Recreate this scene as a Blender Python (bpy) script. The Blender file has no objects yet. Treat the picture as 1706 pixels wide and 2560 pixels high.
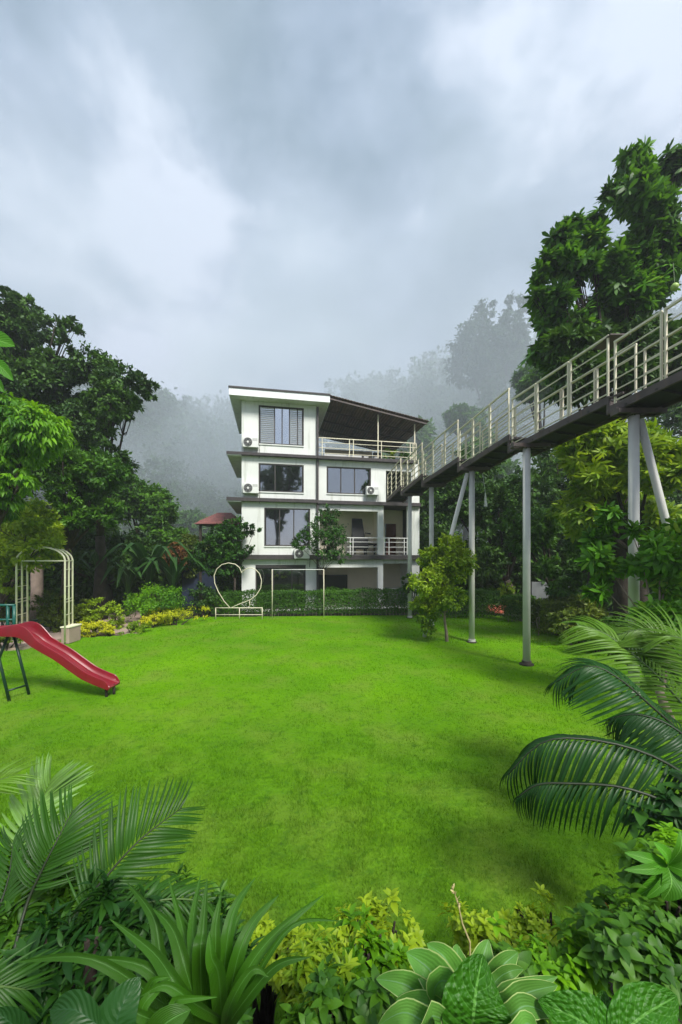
import bpy, math, random
import numpy as np
from mathutils import Vector, Matrix
random.seed(7); RS = np.random.RandomState(11)
sc = bpy.context.scene; C = sc.collection; R = math.radians
# ---------------------------------------------------------------- camera, sky, sun, exposure
F, HC, CX, HY = 924.4, 3.0, 853.0, 1395.0            # focal length (px), eye height, centre column, horizon row
cam = bpy.data.cameras.new('camera'); cam.sensor_fit = 'VERTICAL'; cam.sensor_height = 36; cam.lens = 13.0
cam.shift_y = (HY - 1280) / 2560; cam.clip_start = 0.05; cam.clip_end = 3000
co = bpy.data.objects.new('camera', cam); C.objects.link(co); co.location = (0, 0, HC); co.rotation_euler = (R(90), 0, 0)
sc.camera = co
SUN = Vector((0.50, -0.80, 1.10)).normalized()
sl = bpy.data.lights.new('sun', 'SUN'); sl.energy = 1.5; sl.angle = R(16); sl.color = (1.0, .97, .90)
so = bpy.data.objects.new('sun', sl); C.objects.link(so); so.rotation_euler = SUN.to_track_quat('Z', 'Y').to_euler(); so.location = (10, -12, 40)
sc.view_settings.view_transform = 'Standard'; sc.view_settings.look = 'None'
sc.view_settings.exposure = 1.95; sc.view_settings.gamma = 1; sc.view_settings.use_curve_mapping = False
sc.cycles.use_denoising = True
try: sc.cycles.denoiser = 'OPENIMAGEDENOISE'
except Exception: pass
sc.cycles.max_bounces = 6; sc.cycles.diffuse_bounces = 3; sc.cycles.glossy_bounces = 3; sc.cycles.transmission_bounces = 4
sc.cycles.transparent_max_bounces = 6; sc.cycles.volume_bounces = 2; sc.cycles.volume_step_rate = 4; sc.cycles.volume_max_steps = 64; sc.cycles.caustics_reflective = False; sc.cycles.caustics_refractive = False
sc.cycles.sample_clamp_indirect = 3
W = bpy.data.worlds.new('World'); sc.world = W; W.use_nodes = True
def world():
    nt = W.node_tree; nt.nodes.clear(); N = nt.nodes.new; L = nt.links.new
    out = N('ShaderNodeOutputWorld'); mix = N('ShaderNodeMixShader'); mix.inputs[0].default_value = .88
    sky = N('ShaderNodeTexSky'); sky.sky_type = 'NISHITA'; sky.sun_disc = False
    sky.sun_elevation = math.asin(SUN.z); sky.sun_rotation = math.atan2(SUN.x, SUN.y)
    b1 = N('ShaderNodeBackground'); b1.inputs[1].default_value = .06; L(sky.outputs[0], b1.inputs[0])
    b2 = N('ShaderNodeBackground'); b2.inputs[1].default_value = 1.0
    tc = N('ShaderNodeTexCoord'); mp = N('ShaderNodeMapping'); mp.inputs['Scale'].default_value = (1, 1, 1.5); mp.inputs['Location'].default_value = (.15, .6, .25)
    L(tc.outputs['Generated'], mp.inputs[0])
    n1 = N('ShaderNodeTexNoise'); n1.inputs['Scale'].default_value = 2.3; n1.inputs['Detail'].default_value = 7; n1.inputs['Roughness'].default_value = .56; n1.inputs['Distortion'].default_value = .1
    L(mp.outputs[0], n1.inputs['Vector'])
    cr = N('ShaderNodeValToRGB'); e = cr.color_ramp.elements
    e[0].position = .38; e[0].color = (.056, .084, .110, 1); e[1].position = .61; e[1].color = (.235, .258, .300, 1)
    m = e.new(.5); m.color = (.112, .142, .182, 1)
    L(n1.outputs[0], cr.inputs[0])
    # towards the horizon an overcast sky is paler and more even
    sx = N('ShaderNodeSeparateXYZ'); L(tc.outputs['Generated'], sx.inputs[0])
    mr = N('ShaderNodeMapRange'); mr.inputs[1].default_value = .0; mr.inputs[2].default_value = .75; mr.inputs[3].default_value = .85; mr.inputs[4].default_value = 0.0
    L(sx.outputs[2], mr.inputs[0])
    mc = N('ShaderNodeMixRGB'); mc.inputs[2].default_value = (.160, .163, .205, 1)
    L(mr.outputs[0], mc.inputs[0]); L(cr.outputs[0], mc.inputs[1]); L(mc.outputs[0], b2.inputs[0])
    L(b1.outputs[0], mix.inputs[1]); L(b2.outputs[0], mix.inputs[2]); L(mix.outputs[0], out.inputs[0])
world()
# ---------------------------------------------------------------- helpers
def at(px, py, d): return Vector(((px - CX) / F * d, d, HC + (HY - py) / F * d))
def gd(py, z=0): return (HC - z) * F / (py - HY)
def gp(px, py, z=0): d = gd(py, z); return Vector(((px - CX) / F * d, d, z))
def tag(o, label=None, cat=None, group=None, kind=None):
    for k, v in (('label', label), ('category', cat), ('group', group), ('kind', kind)):
        if v: o[k] = v
    return o
def empty(name, loc=(0, 0, 0), rz=0, label=None, cat=None, group=None):
    o = bpy.data.objects.new(name, None); C.objects.link(o); o.location = loc; o.rotation_euler = (0, 0, rz); o.empty_display_size = .2
    return tag(o, label, cat, group)
def link(name, me, parent=None, mat=None):
    if mat is not None and not me.materials: me.materials.append(mat)
    o = bpy.data.objects.new(name, me); C.objects.link(o)
    if parent is not None: o.parent = parent
    return o
def copy_tree(o, parent=None):
    c = o.copy(); C.objects.link(c); c.parent = parent
    for ch in [x for x in ALLCH.get(o, o.children)]: copy_tree(ch, c)
    return c
ALLCH = {}
class MB:
    def __init__(s): s.v = []; s.f = []; s.uv = None
    def box(s, x0, x1, y0, y1, z0, z1):
        n = len(s.v); s.v += [(x0,y0,z0),(x1,y0,z0),(x1,y1,z0),(x0,y1,z0),(x0,y0,z1),(x1,y0,z1),(x1,y1,z1),(x0,y1,z1)]
        s.f += [[n+i for i in q] for q in ((0,3,2,1),(4,5,6,7),(0,1,5,4),(1,2,6,5),(2,3,7,6),(3,0,4,7))]; return s
    def hexa(s, pts):
        n = len(s.v); s.v += [tuple(p) for p in pts]
        s.f += [[n+i for i in q] for q in ((0,3,2,1),(4,5,6,7),(0,1,5,4),(1,2,6,5),(2,3,7,6),(3,0,4,7))]; return s
    def bar(s, p, q, w, h, up=(0,0,1)):
        p, q = Vector(p), Vector(q); d = (q-p).normalized(); up = Vector(up)
        if abs(d.dot(up)) > .98: up = Vector((0,1,0))
        a = d.cross(up).normalized()*w/2; b = a.cross(d).normalized()*h/2
        return s.hexa([p-a-b, q-a-b, q+a-b, p+a-b, p-a+b, q-a+b, q+a+b, p+a+b])
    def tube(s, pts, r, n=8, cap=True):
        pts = [Vector(p) for p in pts]; rr = r if hasattr(r, '__len__') else [r]*len(pts); base = len(s.v); a = None
        for i, p in enumerate(pts):
            d = (pts[min(i+1, len(pts)-1)] - pts[max(i-1, 0)]).normalized()
            if a is None: a = d.cross(Vector((0,0,1)) if abs(d.z) < .9 else Vector((1,0,0))).normalized()
            else: a = (a - d*a.dot(d)).normalized()
            b = d.cross(a)
            for k in range(n):
                t = 2*math.pi*k/n; s.v.append(tuple(p + (a*math.cos(t) + b*math.sin(t))*rr[i]))
        for i in range(len(pts)-1):
            for k in range(n):
                q = (k+1) % n; s.f.append([base+i*n+k, base+i*n+q, base+(i+1)*n+q, base+(i+1)*n+k])
        if cap: s.f.append([base+k for k in range(n)][::-1]); s.f.append([base+(len(pts)-1)*n+k for k in range(n)])
        return s
    def grid(s, rows, closed=False):
        n = len(s.v); m = len(rows[0])
        for r in rows: s.v += [tuple(p) for p in r]
        for i in range(len(rows)-1):
            for j in range(m if closed else m-1):
                k = (j+1) % m; s.f.append([n+i*m+j, n+i*m+k, n+(i+1)*m+k, n+(i+1)*m+j])
        return s
    def mesh(s, name, mat=None, smooth=False):
        me = bpy.data.meshes.new(name); me.from_pydata(s.v, [], s.f)
        if mat: me.materials.append(mat)
        if smooth: me.polygons.foreach_set('use_smooth', [True]*len(me.polygons))
        me.update(); return me
    def build(s, name, mat, parent=None, smooth=False, bevel=0):
        o = link(name, s.mesh(name, mat, smooth), parent)
        if bevel:
            b = o.modifiers.new('bevel', 'BEVEL'); b.width = bevel; b.segments = 2; b.limit_method = 'ANGLE'; b.angle_limit = R(40)
        return o
# ---------------------------------------------------------------- materials
def nodes(name):
    m = bpy.data.materials.new(name); m.use_nodes = True; nt = m.node_tree
    return m, nt, nt.nodes.new, nt.links.new, nt.nodes['Principled BSDF']
def mat(name, col, rough=.6, var=.12, scale=3, bump=0, bscale=30, metal=0, dirt=None, spec=.4):
    m, nt, N, L, b = nodes(name)
    b.inputs['Roughness'].default_value = rough; b.inputs['Metallic'].default_value = metal; b.inputs['Specular IOR Level'].default_value = spec
    tc = N('ShaderNodeTexCoord'); n = N('ShaderNodeTexNoise'); n.inputs['Scale'].default_value = scale; n.inputs['Detail'].default_value = 6; L(tc.outputs['Object'], n.inputs['Vector'])
    cr = N('ShaderNodeValToRGB'); e = cr.color_ramp.elements; e[0].position = .3; e[1].position = .7
    e[0].color = (*[c*(1-var) for c in col], 1); e[1].color = (*[min(1, c*(1+var)) for c in col], 1); L(n.outputs[0], cr.inputs[0]); src = cr.outputs[0]
    if dirt:   # streaks that run down the surface
        mp = N('ShaderNodeMapping'); mp.inputs['Scale'].default_value = (2.2, 2.2, .25); L(tc.outputs['Object'], mp.inputs[0])
        n2 = N('ShaderNodeTexNoise'); n2.inputs['Scale'].default_value = 2.0; n2.inputs['Detail'].default_value = 8; n2.inputs['Roughness'].default_value = .65; L(mp.outputs[0], n2.inputs['Vector'])
        r2 = N('ShaderNodeValToRGB'); r2.color_ramp.elements[0].position = .52; r2.color_ramp.elements[1].position = .8
        r2.color_ramp.elements[1].color = (dirt[3],)*3 + (1,); L(n2.outputs[0], r2.inputs[0])
        mx = N('ShaderNodeMixRGB'); mx.inputs[2].default_value = (*dirt[:3], 1); L(r2.outputs[0], mx.inputs[0]); L(src, mx.inputs[1]); src = mx.outputs[0]
    L(src, b.inputs['Base Color'])
    if bump:
        n3 = N('ShaderNodeTexNoise'); n3.inputs['Scale'].default_value = bscale; n3.inputs['Detail'].default_value = 5; L(tc.outputs['Object'], n3.inputs['Vector'])
        bp = N('ShaderNodeBump'); bp.inputs['Strength'].default_value = bump; bp.inputs['Distance'].default_value = .02; L(n3.outputs[0], bp.inputs['Height']); L(bp.outputs[0], b.inputs['Normal'])
    return m
def warm(c, k=1.0): return (min(1, c[0]*1.45*k), min(1, c[1]*1.3*k), c[2]*.55*k)
def leafmat(name, c1, c2, rough=.45, trans=.3, spec=.35, big=0.6, c3=None):
    """colour differs leaf by leaf and, slowly, over the whole plant"""
    c1, c2 = warm(c1), warm(c2)
    m, nt, N, L, b = nodes(name); b.inputs['Roughness'].default_value = rough + .06; b.inputs['Specular IOR Level'].default_value = spec
    g = N('ShaderNodeNewGeometry'); n = N('ShaderNodeTexNoise'); n.inputs['Scale'].default_value = big; n.inputs['Detail'].default_value = 2; L(g.outputs['Position'], n.inputs['Vector'])
    ad = N('ShaderNodeMath'); ad.operation = 'MULTIPLY_ADD'; L(g.outputs['Random Per Island'], ad.inputs[0]); ad.inputs[1].default_value = .5
    sb = N('ShaderNodeMapRange'); sb.inputs[1].default_value = .35; sb.inputs[2].default_value = .65; sb.inputs[3].default_value = 0; sb.inputs[4].default_value = .5; L(n.outputs[0], sb.inputs[0]); L(sb.outputs[0], ad.inputs[2])
    cr = N('ShaderNodeValToRGB'); e = cr.color_ramp.elements; e[0].color = (*c1, 1); e[1].color = (*c2, 1); e[0].position = .15; e[1].position = .85
    if c3: q = e.new(.97); q.color = (*c3, 1)
    L(ad.outputs[0], cr.inputs[0]); L(cr.outputs[0], b.inputs['Base Color'])
    t = N('ShaderNodeBsdfTranslucent'); hs = N('ShaderNodeHueSaturation'); hs.inputs['Value'].default_value = 1.4; hs.inputs['Hue'].default_value = .485; L(cr.outputs[0], hs.inputs['Color']); L(hs.outputs[0], t.inputs[0])
    mx = N('ShaderNodeMixShader'); mx.inputs[0].default_value = trans; L(b.outputs[0], mx.inputs[1]); L(t.outputs[0], mx.inputs[2]); L(mx.outputs[0], nt.nodes['Material Output'].inputs[0])
    return m
def uvleaf(name, mid, edge=None, vein=None, rough=.38, veins=9, bump=.3, crinkle=0, trans=.25, tip=None, margin=.36, vw=.05, par=0):
    """single large leaf: u runs along, v across; midrib, side veins, pale margin, crinkled blade"""
    if name != 'orange dry leaf': mid = warm(mid, 1.1)
    m, nt, N, L, b = nodes(name); b.inputs['Roughness'].default_value = rough + .12; b.inputs['Specular IOR Level'].default_value = .3
    uv = N('ShaderNodeUVMap'); sp = N('ShaderNodeSeparateXYZ'); L(uv.outputs[0], sp.inputs[0])
    def M(op, a, bb=None, c=None):
        n = N('ShaderNodeMath'); n.operation = op
        for i, q in enumerate((a, bb, c)):
            if q is None: continue
            if hasattr(q, 'links'): L(q, n.inputs[i])
            else: n.inputs[i].default_value = q
        return n.outputs[0]
    v = M('ABSOLUTE', M('SUBTRACT', sp.outputs[1], .5))
    tc = N('ShaderNodeTexCoord'); ns = N('ShaderNodeTexNoise'); ns.inputs['Scale'].default_value = 9; L(tc.outputs['Object'], ns.inputs['Vector'])
    info = N('ShaderNodeObjectInfo')
    hv = N('ShaderNodeHueSaturation'); hv.inputs['Color'].default_value = (*mid, 1)
    L(M('MULTIPLY_ADD', info.outputs['Random'], .5, .75), hv.inputs['Value'])
    col = hv.outputs[0]
    nm = N('ShaderNodeMixRGB'); nm.blend_type = 'MULTIPLY'; nm.inputs[0].default_value = .5; L(col, nm.inputs[1]); L(ns.outputs['Color'], nm.inputs[2])
    nn = N('ShaderNodeMixRGB'); nn.inputs[0].default_value = .35; L(col, nn.inputs[1]); L(nm.outputs[0], nn.inputs[2]); col = nn.outputs[0]
    fr = M('FRACT', M('MULTIPLY', M('SUBTRACT', sp.outputs[0], M('MULTIPLY', v, .55)), veins))
    sv = M('LESS_THAN', M('ABSOLUTE', M('SUBTRACT', fr, .5)), vw)
    md = M('LESS_THAN', v, .022)
    if vein:
        x = N('ShaderNodeMixRGB'); x.inputs[2].default_value = (*vein, 1); L(M('MULTIPLY', M('MAXIMUM', M('MULTIPLY', sv, .45), md), .8), x.inputs[0]); L(col, x.inputs[1]); col = x.outputs[0]
    if edge:
        x = N('ShaderNodeMixRGB'); x.inputs[2].default_value = (*edge, 1)
        L(M('GREATER_THAN', M('ADD', v, M('MULTIPLY', M('SUBTRACT', ns.outputs[0], .5), .05)), margin), x.inputs[0]); L(col, x.inputs[1]); col = x.outputs[0]
    L(col, b.inputs['Base Color'])
    h = M('ABSOLUTE', M('SUBTRACT', fr, .5))
    if crinkle:
        vo = N('ShaderNodeTexVoronoi'); vo.inputs['Scale'].default_value = crinkle; vo.feature = 'SMOOTH_F1'
        mp = N('ShaderNodeMapping'); mp.inputs['Scale'].default_value = (1.6, 1, 1); L(uv.outputs[0], mp.inputs[0]); L(mp.outputs[0], vo.inputs['Vector'])
        h = M('SUBTRACT', M('MULTIPLY', h, .8), M('MULTIPLY', vo.outputs[0], 1.6))
    if par: h = M('ABSOLUTE', M('SUBTRACT', M('FRACT', M('MULTIPLY', v, par)), .5))
    if par:
        x = N('ShaderNodeMixRGB'); x.blend_type = 'MULTIPLY'; x.inputs[2].default_value = (.66, .78, .62, 1); L(M('MULTIPLY', M('LESS_THAN', h, .12), .18), x.inputs[0]); L(col, x.inputs[1]); L(x.outputs[0], b.inputs['Base Color']); col = x.outputs[0]
    h = M('SUBTRACT', h, M('MULTIPLY', md, .6))
    bp = N('ShaderNodeBump'); bp.inputs['Strength'].default_value = bump; bp.inputs['Distance'].default_value = .012; L(h, bp.inputs['Height']); L(bp.outputs[0], b.inputs['Normal'])
    t = N('ShaderNodeBsdfTranslucent'); L(col, t.inputs[0]); mx = N('ShaderNodeMixShader'); mx.inputs[0].default_value = trans
    L(b.outputs[0], mx.inputs[1]); L(t.outputs[0], mx.inputs[2]); L(mx.outputs[0], nt.nodes['Material Output'].inputs[0])
    return m
def grassmat(name, gain=1.0, blades=False):
    m, nt, N, L, b = nodes(name); b.inputs['Roughness'].default_value = .85; b.inputs['Specular IOR Level'].default_value = .06
    g = N('ShaderNodeNewGeometry')
    def noise(s, d=3): n = N('ShaderNodeTexNoise'); n.inputs['Scale'].default_value = s; n.inputs['Detail'].default_value = d; L(g.outputs['Position'], n.inputs['Vector']); return n.outputs[0]
    def ramp(src, p0, c0, p1, c1):
        r = N('ShaderNodeValToRGB'); e = r.color_ramp.elements; e[0].position = p0; e[1].position = p1; e[0].color = (*c0, 1); e[1].color = (*c1, 1); L(src, r.inputs[0]); return r.outputs[0]
    a = ramp(noise(.35, 4), .35, (.095*gain, .255*gain, .004), .68, (.150*gain, .345*gain, .004))
    w = ramp(noise(.9, 9), .46, (0, 0, 0), .74, (.6, .6, .6))
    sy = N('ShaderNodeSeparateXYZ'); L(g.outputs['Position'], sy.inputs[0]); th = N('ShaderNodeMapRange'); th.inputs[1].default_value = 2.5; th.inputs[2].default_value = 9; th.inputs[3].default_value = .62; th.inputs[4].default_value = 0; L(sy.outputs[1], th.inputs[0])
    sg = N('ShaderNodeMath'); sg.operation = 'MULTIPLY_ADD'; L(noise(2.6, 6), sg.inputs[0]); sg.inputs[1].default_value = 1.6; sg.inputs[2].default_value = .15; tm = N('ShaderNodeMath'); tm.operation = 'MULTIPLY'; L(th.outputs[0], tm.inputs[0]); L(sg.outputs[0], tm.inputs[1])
    tb_ = N('ShaderNodeMixRGB'); L(tm.outputs[0], tb_.inputs[0]); L(a, tb_.inputs[1]); tb_.inputs[2].default_value = (.065*gain, .135*gain, .012, 1); a = tb_.outputs[0]   # shade over the near turf painted into its colour, with some thatch
    x = N('ShaderNodeMixRGB'); L(w, x.inputs[0]); L(a, x.inputs[1]); x.inputs[2].default_value = (.185*gain, .255*gain, .035, 1)
    w2 = ramp(noise(9, 8), .53, (0, 0, 0), .72, (.6, .6, .6))
    y = N('ShaderNodeMixRGB'); L(w2, y.inputs[0]); L(x.outputs[0], y.inputs[1]); y.inputs[2].default_value = (.045*gain, .14*gain, .008, 1)
    col = y.outputs[0]
    if blades:
        rv = ramp(g.outputs['Random Per Island'], 0, (.6, .65, .6), 1, (1.25, 1.2, 1.3)); z = N('ShaderNodeMixRGB'); z.blend_type = 'MULTIPLY'; z.inputs[0].default_value = 1; L(col, z.inputs[1]); L(rv, z.inputs[2]); col = z.outputs[0]
        t = N('ShaderNodeBsdfTranslucent'); L(col, t.inputs[0]); mx = N('ShaderNodeMixShader'); mx.inputs[0].default_value = .35; L(b.outputs[0], mx.inputs[1]); L(t.outputs[0], mx.inputs[2]); L(mx.outputs[0], nt.nodes['Material Output'].inputs[0])
    else:
        bp = N('ShaderNodeBump'); bp.inputs['Strength'].default_value = .7; bp.inputs['Distance'].default_value = .05; L(noise(14, 7), bp.inputs['Height']); L(bp.outputs[0], b.inputs['Normal'])
    L(col, b.inputs['Base Color']); return m
def glassmat(name, tint=(.012, .02, .022), refl=.45, tr=.5):
    tv_ = tr
    m, nt, N, L, b = nodes(name)
    b.inputs['Base Color'].default_value = (*tint, 1); b.inputs['Roughness'].default_value = .3
    gl = N('ShaderNodeBsdfGlossy'); gl.inputs['Roughness'].default_value = .03; gl.inputs['Color'].default_value = (.9, .93, .95, 1)
    tr = N('ShaderNodeBsdfTransparent'); tr.inputs[0].default_value = (tv_, tv_*1.05, tv_*1.06, 1)
    fr = N('ShaderNodeFresnel'); fr.inputs[0].default_value = 1.6
    ml = N('ShaderNodeMath'); ml.operation = 'ADD'; L(fr.outputs[0], ml.inputs[0]); ml.inputs[1].default_value = refl
    mx = N('ShaderNodeMixShader'); L(ml.outputs[0], mx.inputs[0]); L(tr.outputs[0], mx.inputs[1]); L(gl.outputs[0], mx.inputs[2]); L(mx.outputs[0], nt.nodes['Material Output'].inputs[0]); return m
M_ = dict(
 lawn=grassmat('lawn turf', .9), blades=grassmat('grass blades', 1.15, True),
 litter=mat('leaf litter', (.03, .036, .014), .95, .45, .8, .8, 6), soil=mat('dark soil', (.035, .028, .02), .95, .4, 6, .8, 25), hill=mat('wooded hillside', (.02, .045, .02), .95, .4, .05, .5, 1),
 wall=mat('white wall paint', (.75, .77, .73), .8, .06, 1.2, .1, 40, dirt=(.36, .38, .31, .75)),
 cream=mat('cream wall paint', (.88, .80, .62), .85, .06, 1.2), fascia=mat('white fascia', (.86, .88, .88), .7, .05, 1, dirt=(.4, .42, .38, .4)),
 brown=mat('dark brown slab paint', (.055, .048, .05), .7, .25, 3, dirt=(.12, .1, .09, .5)), metalroof=mat('brown metal roof sheet', (.15, .095, .08), .55, .25, 2),
 frame=mat('dark window frame', (.05, .045, .042), .5, .1), slat=mat('grey louvre slat', (.55, .55, .53), .5, .1, 5), curtain=mat('pale lilac curtain', (.80, .79, .90), .8, .05, 5),
 rail=mat('cream painted rail', (.72, .67, .50), .5, .1, 6, dirt=(.25, .17, .1, .5)), post=mat('grey painted steel post', (.55, .55, .50), .5, .07, 2, dirt=(.3, .27, .2, .35)),
 beam=mat('dark brown steel beam', (.085, .065, .062), .6, .3, 3, dirt=(.16, .09, .06, .7)), under=mat('dark deck plate', (.03, .028, .032), .8, .2, 3),
 white=mat('white metal paint', (.75, .75, .72), .45, .05), acbody=mat('white casing', (.74, .75, .72), .5, .04), black=mat('black plastic', (.015, .015, .017), .5, .1),
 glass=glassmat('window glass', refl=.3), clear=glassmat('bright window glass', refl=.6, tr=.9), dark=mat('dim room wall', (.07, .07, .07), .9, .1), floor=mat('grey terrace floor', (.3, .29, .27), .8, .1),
 door=mat('dark red door', (.10, .025, .018), .5, .15, 4), tile=mat('red roof tile', (.20, .075, .065), .75, .35, 8),
 red=mat('red moulded plastic', (.20, .007, .016), .33, .12, 5, bump=.08, bscale=50, dirt=(.12, .03, .03, .45), spec=.5), green=mat('green enamel', (.005, .085, .065), .35, .1, 4), darkgreen=mat('dark green enamel', (.008, .035, .02), .4, .1),
 archm=mat('cream enamel', (.80, .78, .56), .45, .08, 6), paving=mat('pinkish paving', (.36, .27, .22), .85, .12, 1.5, .2, 20), kerb=mat('white kerb', (.62, .58, .55), .8, .1),
 bark=mat('tree bark', (.042, .032, .024), .95, .35, 5, .9, 14), palebark=mat('pale bark', (.26, .2, .16), .9, .25, 4, .6, 14), stem=mat('green stem', (.07, .13, .03), .5, .2, 12),
 darkstem=mat('dark stem', (.02, .03, .012), .5, .2, 12), terracotta=mat('terracotta', (.33, .1, .06), .8, .15), straw=mat('dry straw', (.5, .43, .2), .8, .15), orange=mat('dry orange leaf', (.22, .085, .02), .5, .2, 9),
 redpath=mat('red path', (.5, .13, .08), .85, .12, 3), steelgrey=mat('grey block wall', (.16, .17, .17), .9, .2, 2, .4, 8), sheet=mat('dark blue sheet fence', (.02, .03, .06), .6, .2))
LM = dict(
 dark=leafmat('dark tree leaves', (.013, .048, .015), (.050, .135, .024), .5, .2),
 mid=leafmat('mid green leaves', (.018, .075, .010), (.065, .185, .018), .45, .3),
 bright=leafmat('bright green leaves', (.028, .12, .006), (.13, .33, .012), .45, .35),
 lime=leafmat('yellow green leaves', (.07, .17, .01), (.23, .36, .03), .45, .35),
 gold=leafmat('golden leaves', (.28, .36, .02), (.52, .56, .05), .5, .35),
 olive=leafmat('olive leaves', (.03, .07, .015), (.11, .17, .03), .45, .3),
 glossy=leafmat('glossy broad leaves', (.012, .055, .010), (.075, .24, .015), .42, .3, .28, .5, (.24, .36, .04)),
 glossyd=leafmat('dark glossy leaves', (.008, .042, .012), (.036, .125, .022), .42, .22, .28),
 hedge=leafmat('hedge leaves', (.014, .06, .008), (.045, .14, .012), .5, .25),
 far=leafmat('forest leaves', (.012, .038, .014), (.035, .085, .022), .6, .15, .2, .05),
 rust=leafmat('rusty leaves', (.05, .03, .02), (.14, .065, .03), .6, .3))
# ---------------------------------------------------------------- leaf clouds
T_DIA = (np.array([[0,0,0],[.45,.5,.10],[1,0,-.06],[.45,-.5,.10]], float), [[0,1,2],[0,2,3]])
T_LEAF = (np.array([[0,0,0],[.3,.42,.07],[.3,-.42,.07],[.38,0,.0],[.72,.34,.0],[.72,-.34,.0],[.74,0,-.07],[1,0,-.2]], float),
          [[0,3,1],[0,2,3],[1,3,6],[1,6,4],[3,2,5],[3,5,6],[4,6,7],[6,5,7]])
def rosette(n, droop, w, seed, two=True):
    r = np.random.RandomState(seed); V = []; Fc = []
    for i in range(n):
        a = 2*math.pi*(i + r.uniform(-.25, .25))/n; el = r.uniform(-.15, .75); L = r.uniform(.75, 1.05)
        d = np.array([math.cos(a)*math.cos(el), math.sin(a)*math.cos(el), math.sin(el)]); s = np.array([-math.sin(a), math.cos(a), 0]); up = np.cross(d, s)
        k = len(V)
        for t, ww in ((0, .04), (.35, .8), (.7, 1.0), (1, 0)):
            c = d*t*L + np.array([0, 0, -droop*t*t*L])
            if ww: V += [c + s*w*ww*.5 + up*-.04, c - s*w*ww*.5 + up*-.04]
            else: V += [c]
        Fc += [[k,k+2,k+3],[k,k+3,k+1],[k+2,k+4,k+5],[k+2,k+5,k+3],[k+4,k+6,k+5]]
    V = np.array(V)[:, [2, 0, 1]]                        # the rosette axis is the leaf x axis
    return V, Fc
def fine(n=6, w=.5, droop=.22, fold=.1):
    V = []; Fc = []
    for i in range(n+1):
        t = i/n; ww = math.sin(min(1, t/.4)*math.pi/2)**.8 * (1 if t < .4 else 1-((t-.4)/.6)**1.8); z = .04*math.sin(t*3)-droop*t*t
        V += [[t, -w*ww, z+fold*ww], [t, 0, z], [t, w*ww, z+fold*ww]]
    for i in range(n):
        for j in (0, 1): a = i*3+j; Fc += [[a, a+3, a+4], [a, a+4, a+1]]
    return np.array(V), Fc
T_FINE = fine()
def spray(n, w, seed, el0=.1, el1=.9, k=5):
    r = np.random.RandomState(seed); V = []; Fc = []; tv, tf = fine(k, w*.5, .25, .06)
    for i in range(n):
        a = 2*math.pi*(i*.382 + r.uniform(-.04, .04)); el = el0+(el1-el0)*i/n; L = r.uniform(.75, 1.1)*(1-.45*i/n); c, s_, ce, se = math.cos(a), math.sin(a), math.cos(el), math.sin(el)
        X = np.array([c*ce, s_*ce, se]); Y = np.array([-s_, c, 0]); Z = np.cross(X, Y); b = np.array([0, 0, .5*i/n]); o = len(V)
        V += [list(b + (X*v[0]+Y*v[1]+Z*v[2])*L) for v in tv]; Fc += [[o+q for q in f] for f in tf]
    return np.array(V)[:, [2, 0, 1]], Fc
def soup(name, T, P, X, N, L, Wd):
    tv, tf = T; n = len(P); X = X/np.linalg.norm(X, axis=1, keepdims=True); N = N - X*(N*X).sum(1, keepdims=True); N /= np.linalg.norm(N, axis=1, keepdims=True)+1e-9; Y = np.cross(N, X)
    L = L.reshape(n,1,1); Wd = Wd.reshape(n,1,1)
    V = P[:,None,:] + tv[None,:,0:1]*L*X[:,None,:] + tv[None,:,1:2]*Wd*Y[:,None,:] + tv[None,:,2:3]*L*N[:,None,:]
    me = tri_mesh(name, V.reshape(-1,3), (np.array(tf)[None] + (np.arange(n)*len(tv))[:,None,None]).reshape(-1,3))
    if len(tv) > 30: me.polygons.foreach_set('use_smooth', [True]*len(me.polygons))
    return me
def tri_mesh(name, V, Fc):
    me = bpy.data.meshes.new(name); me.vertices.add(len(V)); me.vertices.foreach_set('co', V.astype(np.float32).ravel())
    me.loops.add(Fc.size); me.loops.foreach_set('vertex_index', Fc.astype(np.int32).ravel())
    me.polygons.add(len(Fc)); me.polygons.foreach_set('loop_start', np.arange(len(Fc), dtype=np.int32)*3)
    me.update(calc_edges=True); return me
def unit(n): v = RS.normal(size=(n,3)); return v/np.linalg.norm(v, axis=1, keepdims=True)
def crown(name, blobs, n, size, T=T_DIA, asp=.55, droop=.35, clump=.3, per=40, fill=.55, upn=.7, jitter=1):
    """blobs: (x,y,z,rx,ry,rz). Leaves sit in twig clumps spread through each blob."""
    B = np.array(blobs, float); ar = (B[:,3]*B[:,5])**1.0; ar /= ar.sum(); Ps, Xs, Ns = [], [], []
    for b, a in zip(B, ar):
        m = max(per, int(n*a)); k = max(3, m//per); u = unit(k); rad = RS.uniform(fill, 1.0, (k,1))**.7
        cc = b[:3] + u*rad*b[3:6]; rr = clump*b[3:6].mean()*RS.uniform(.6, 1.25, (k,1))
        idx = RS.randint(0, k, m); o = RS.normal(size=(m,3))*.5; o[:,2] *= .65
        Ps.append(cc[idx] + o*rr[idx]); out = u[idx]
        Xs.append(out*.6 + unit(m)*.9*jitter + np.array([0,0,-droop])); Ns.append(out*.5 + unit(m)*.55 + np.array([0,0,upn]))
    P = np.vstack(Ps); L = size*RS.uniform(.6, 1.3, len(P))
    return soup(name, T, P, np.vstack(Xs), np.vstack(Ns), L, L*asp)
def pblob(px, py, rpx, d, ry=None, fz=1.0, dy=None):
    c = at(px, py, d); r = rpx/F*d; return (c.x, c.y, c.z, r, r*.8 if dy is None else dy, r*fz)
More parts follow.
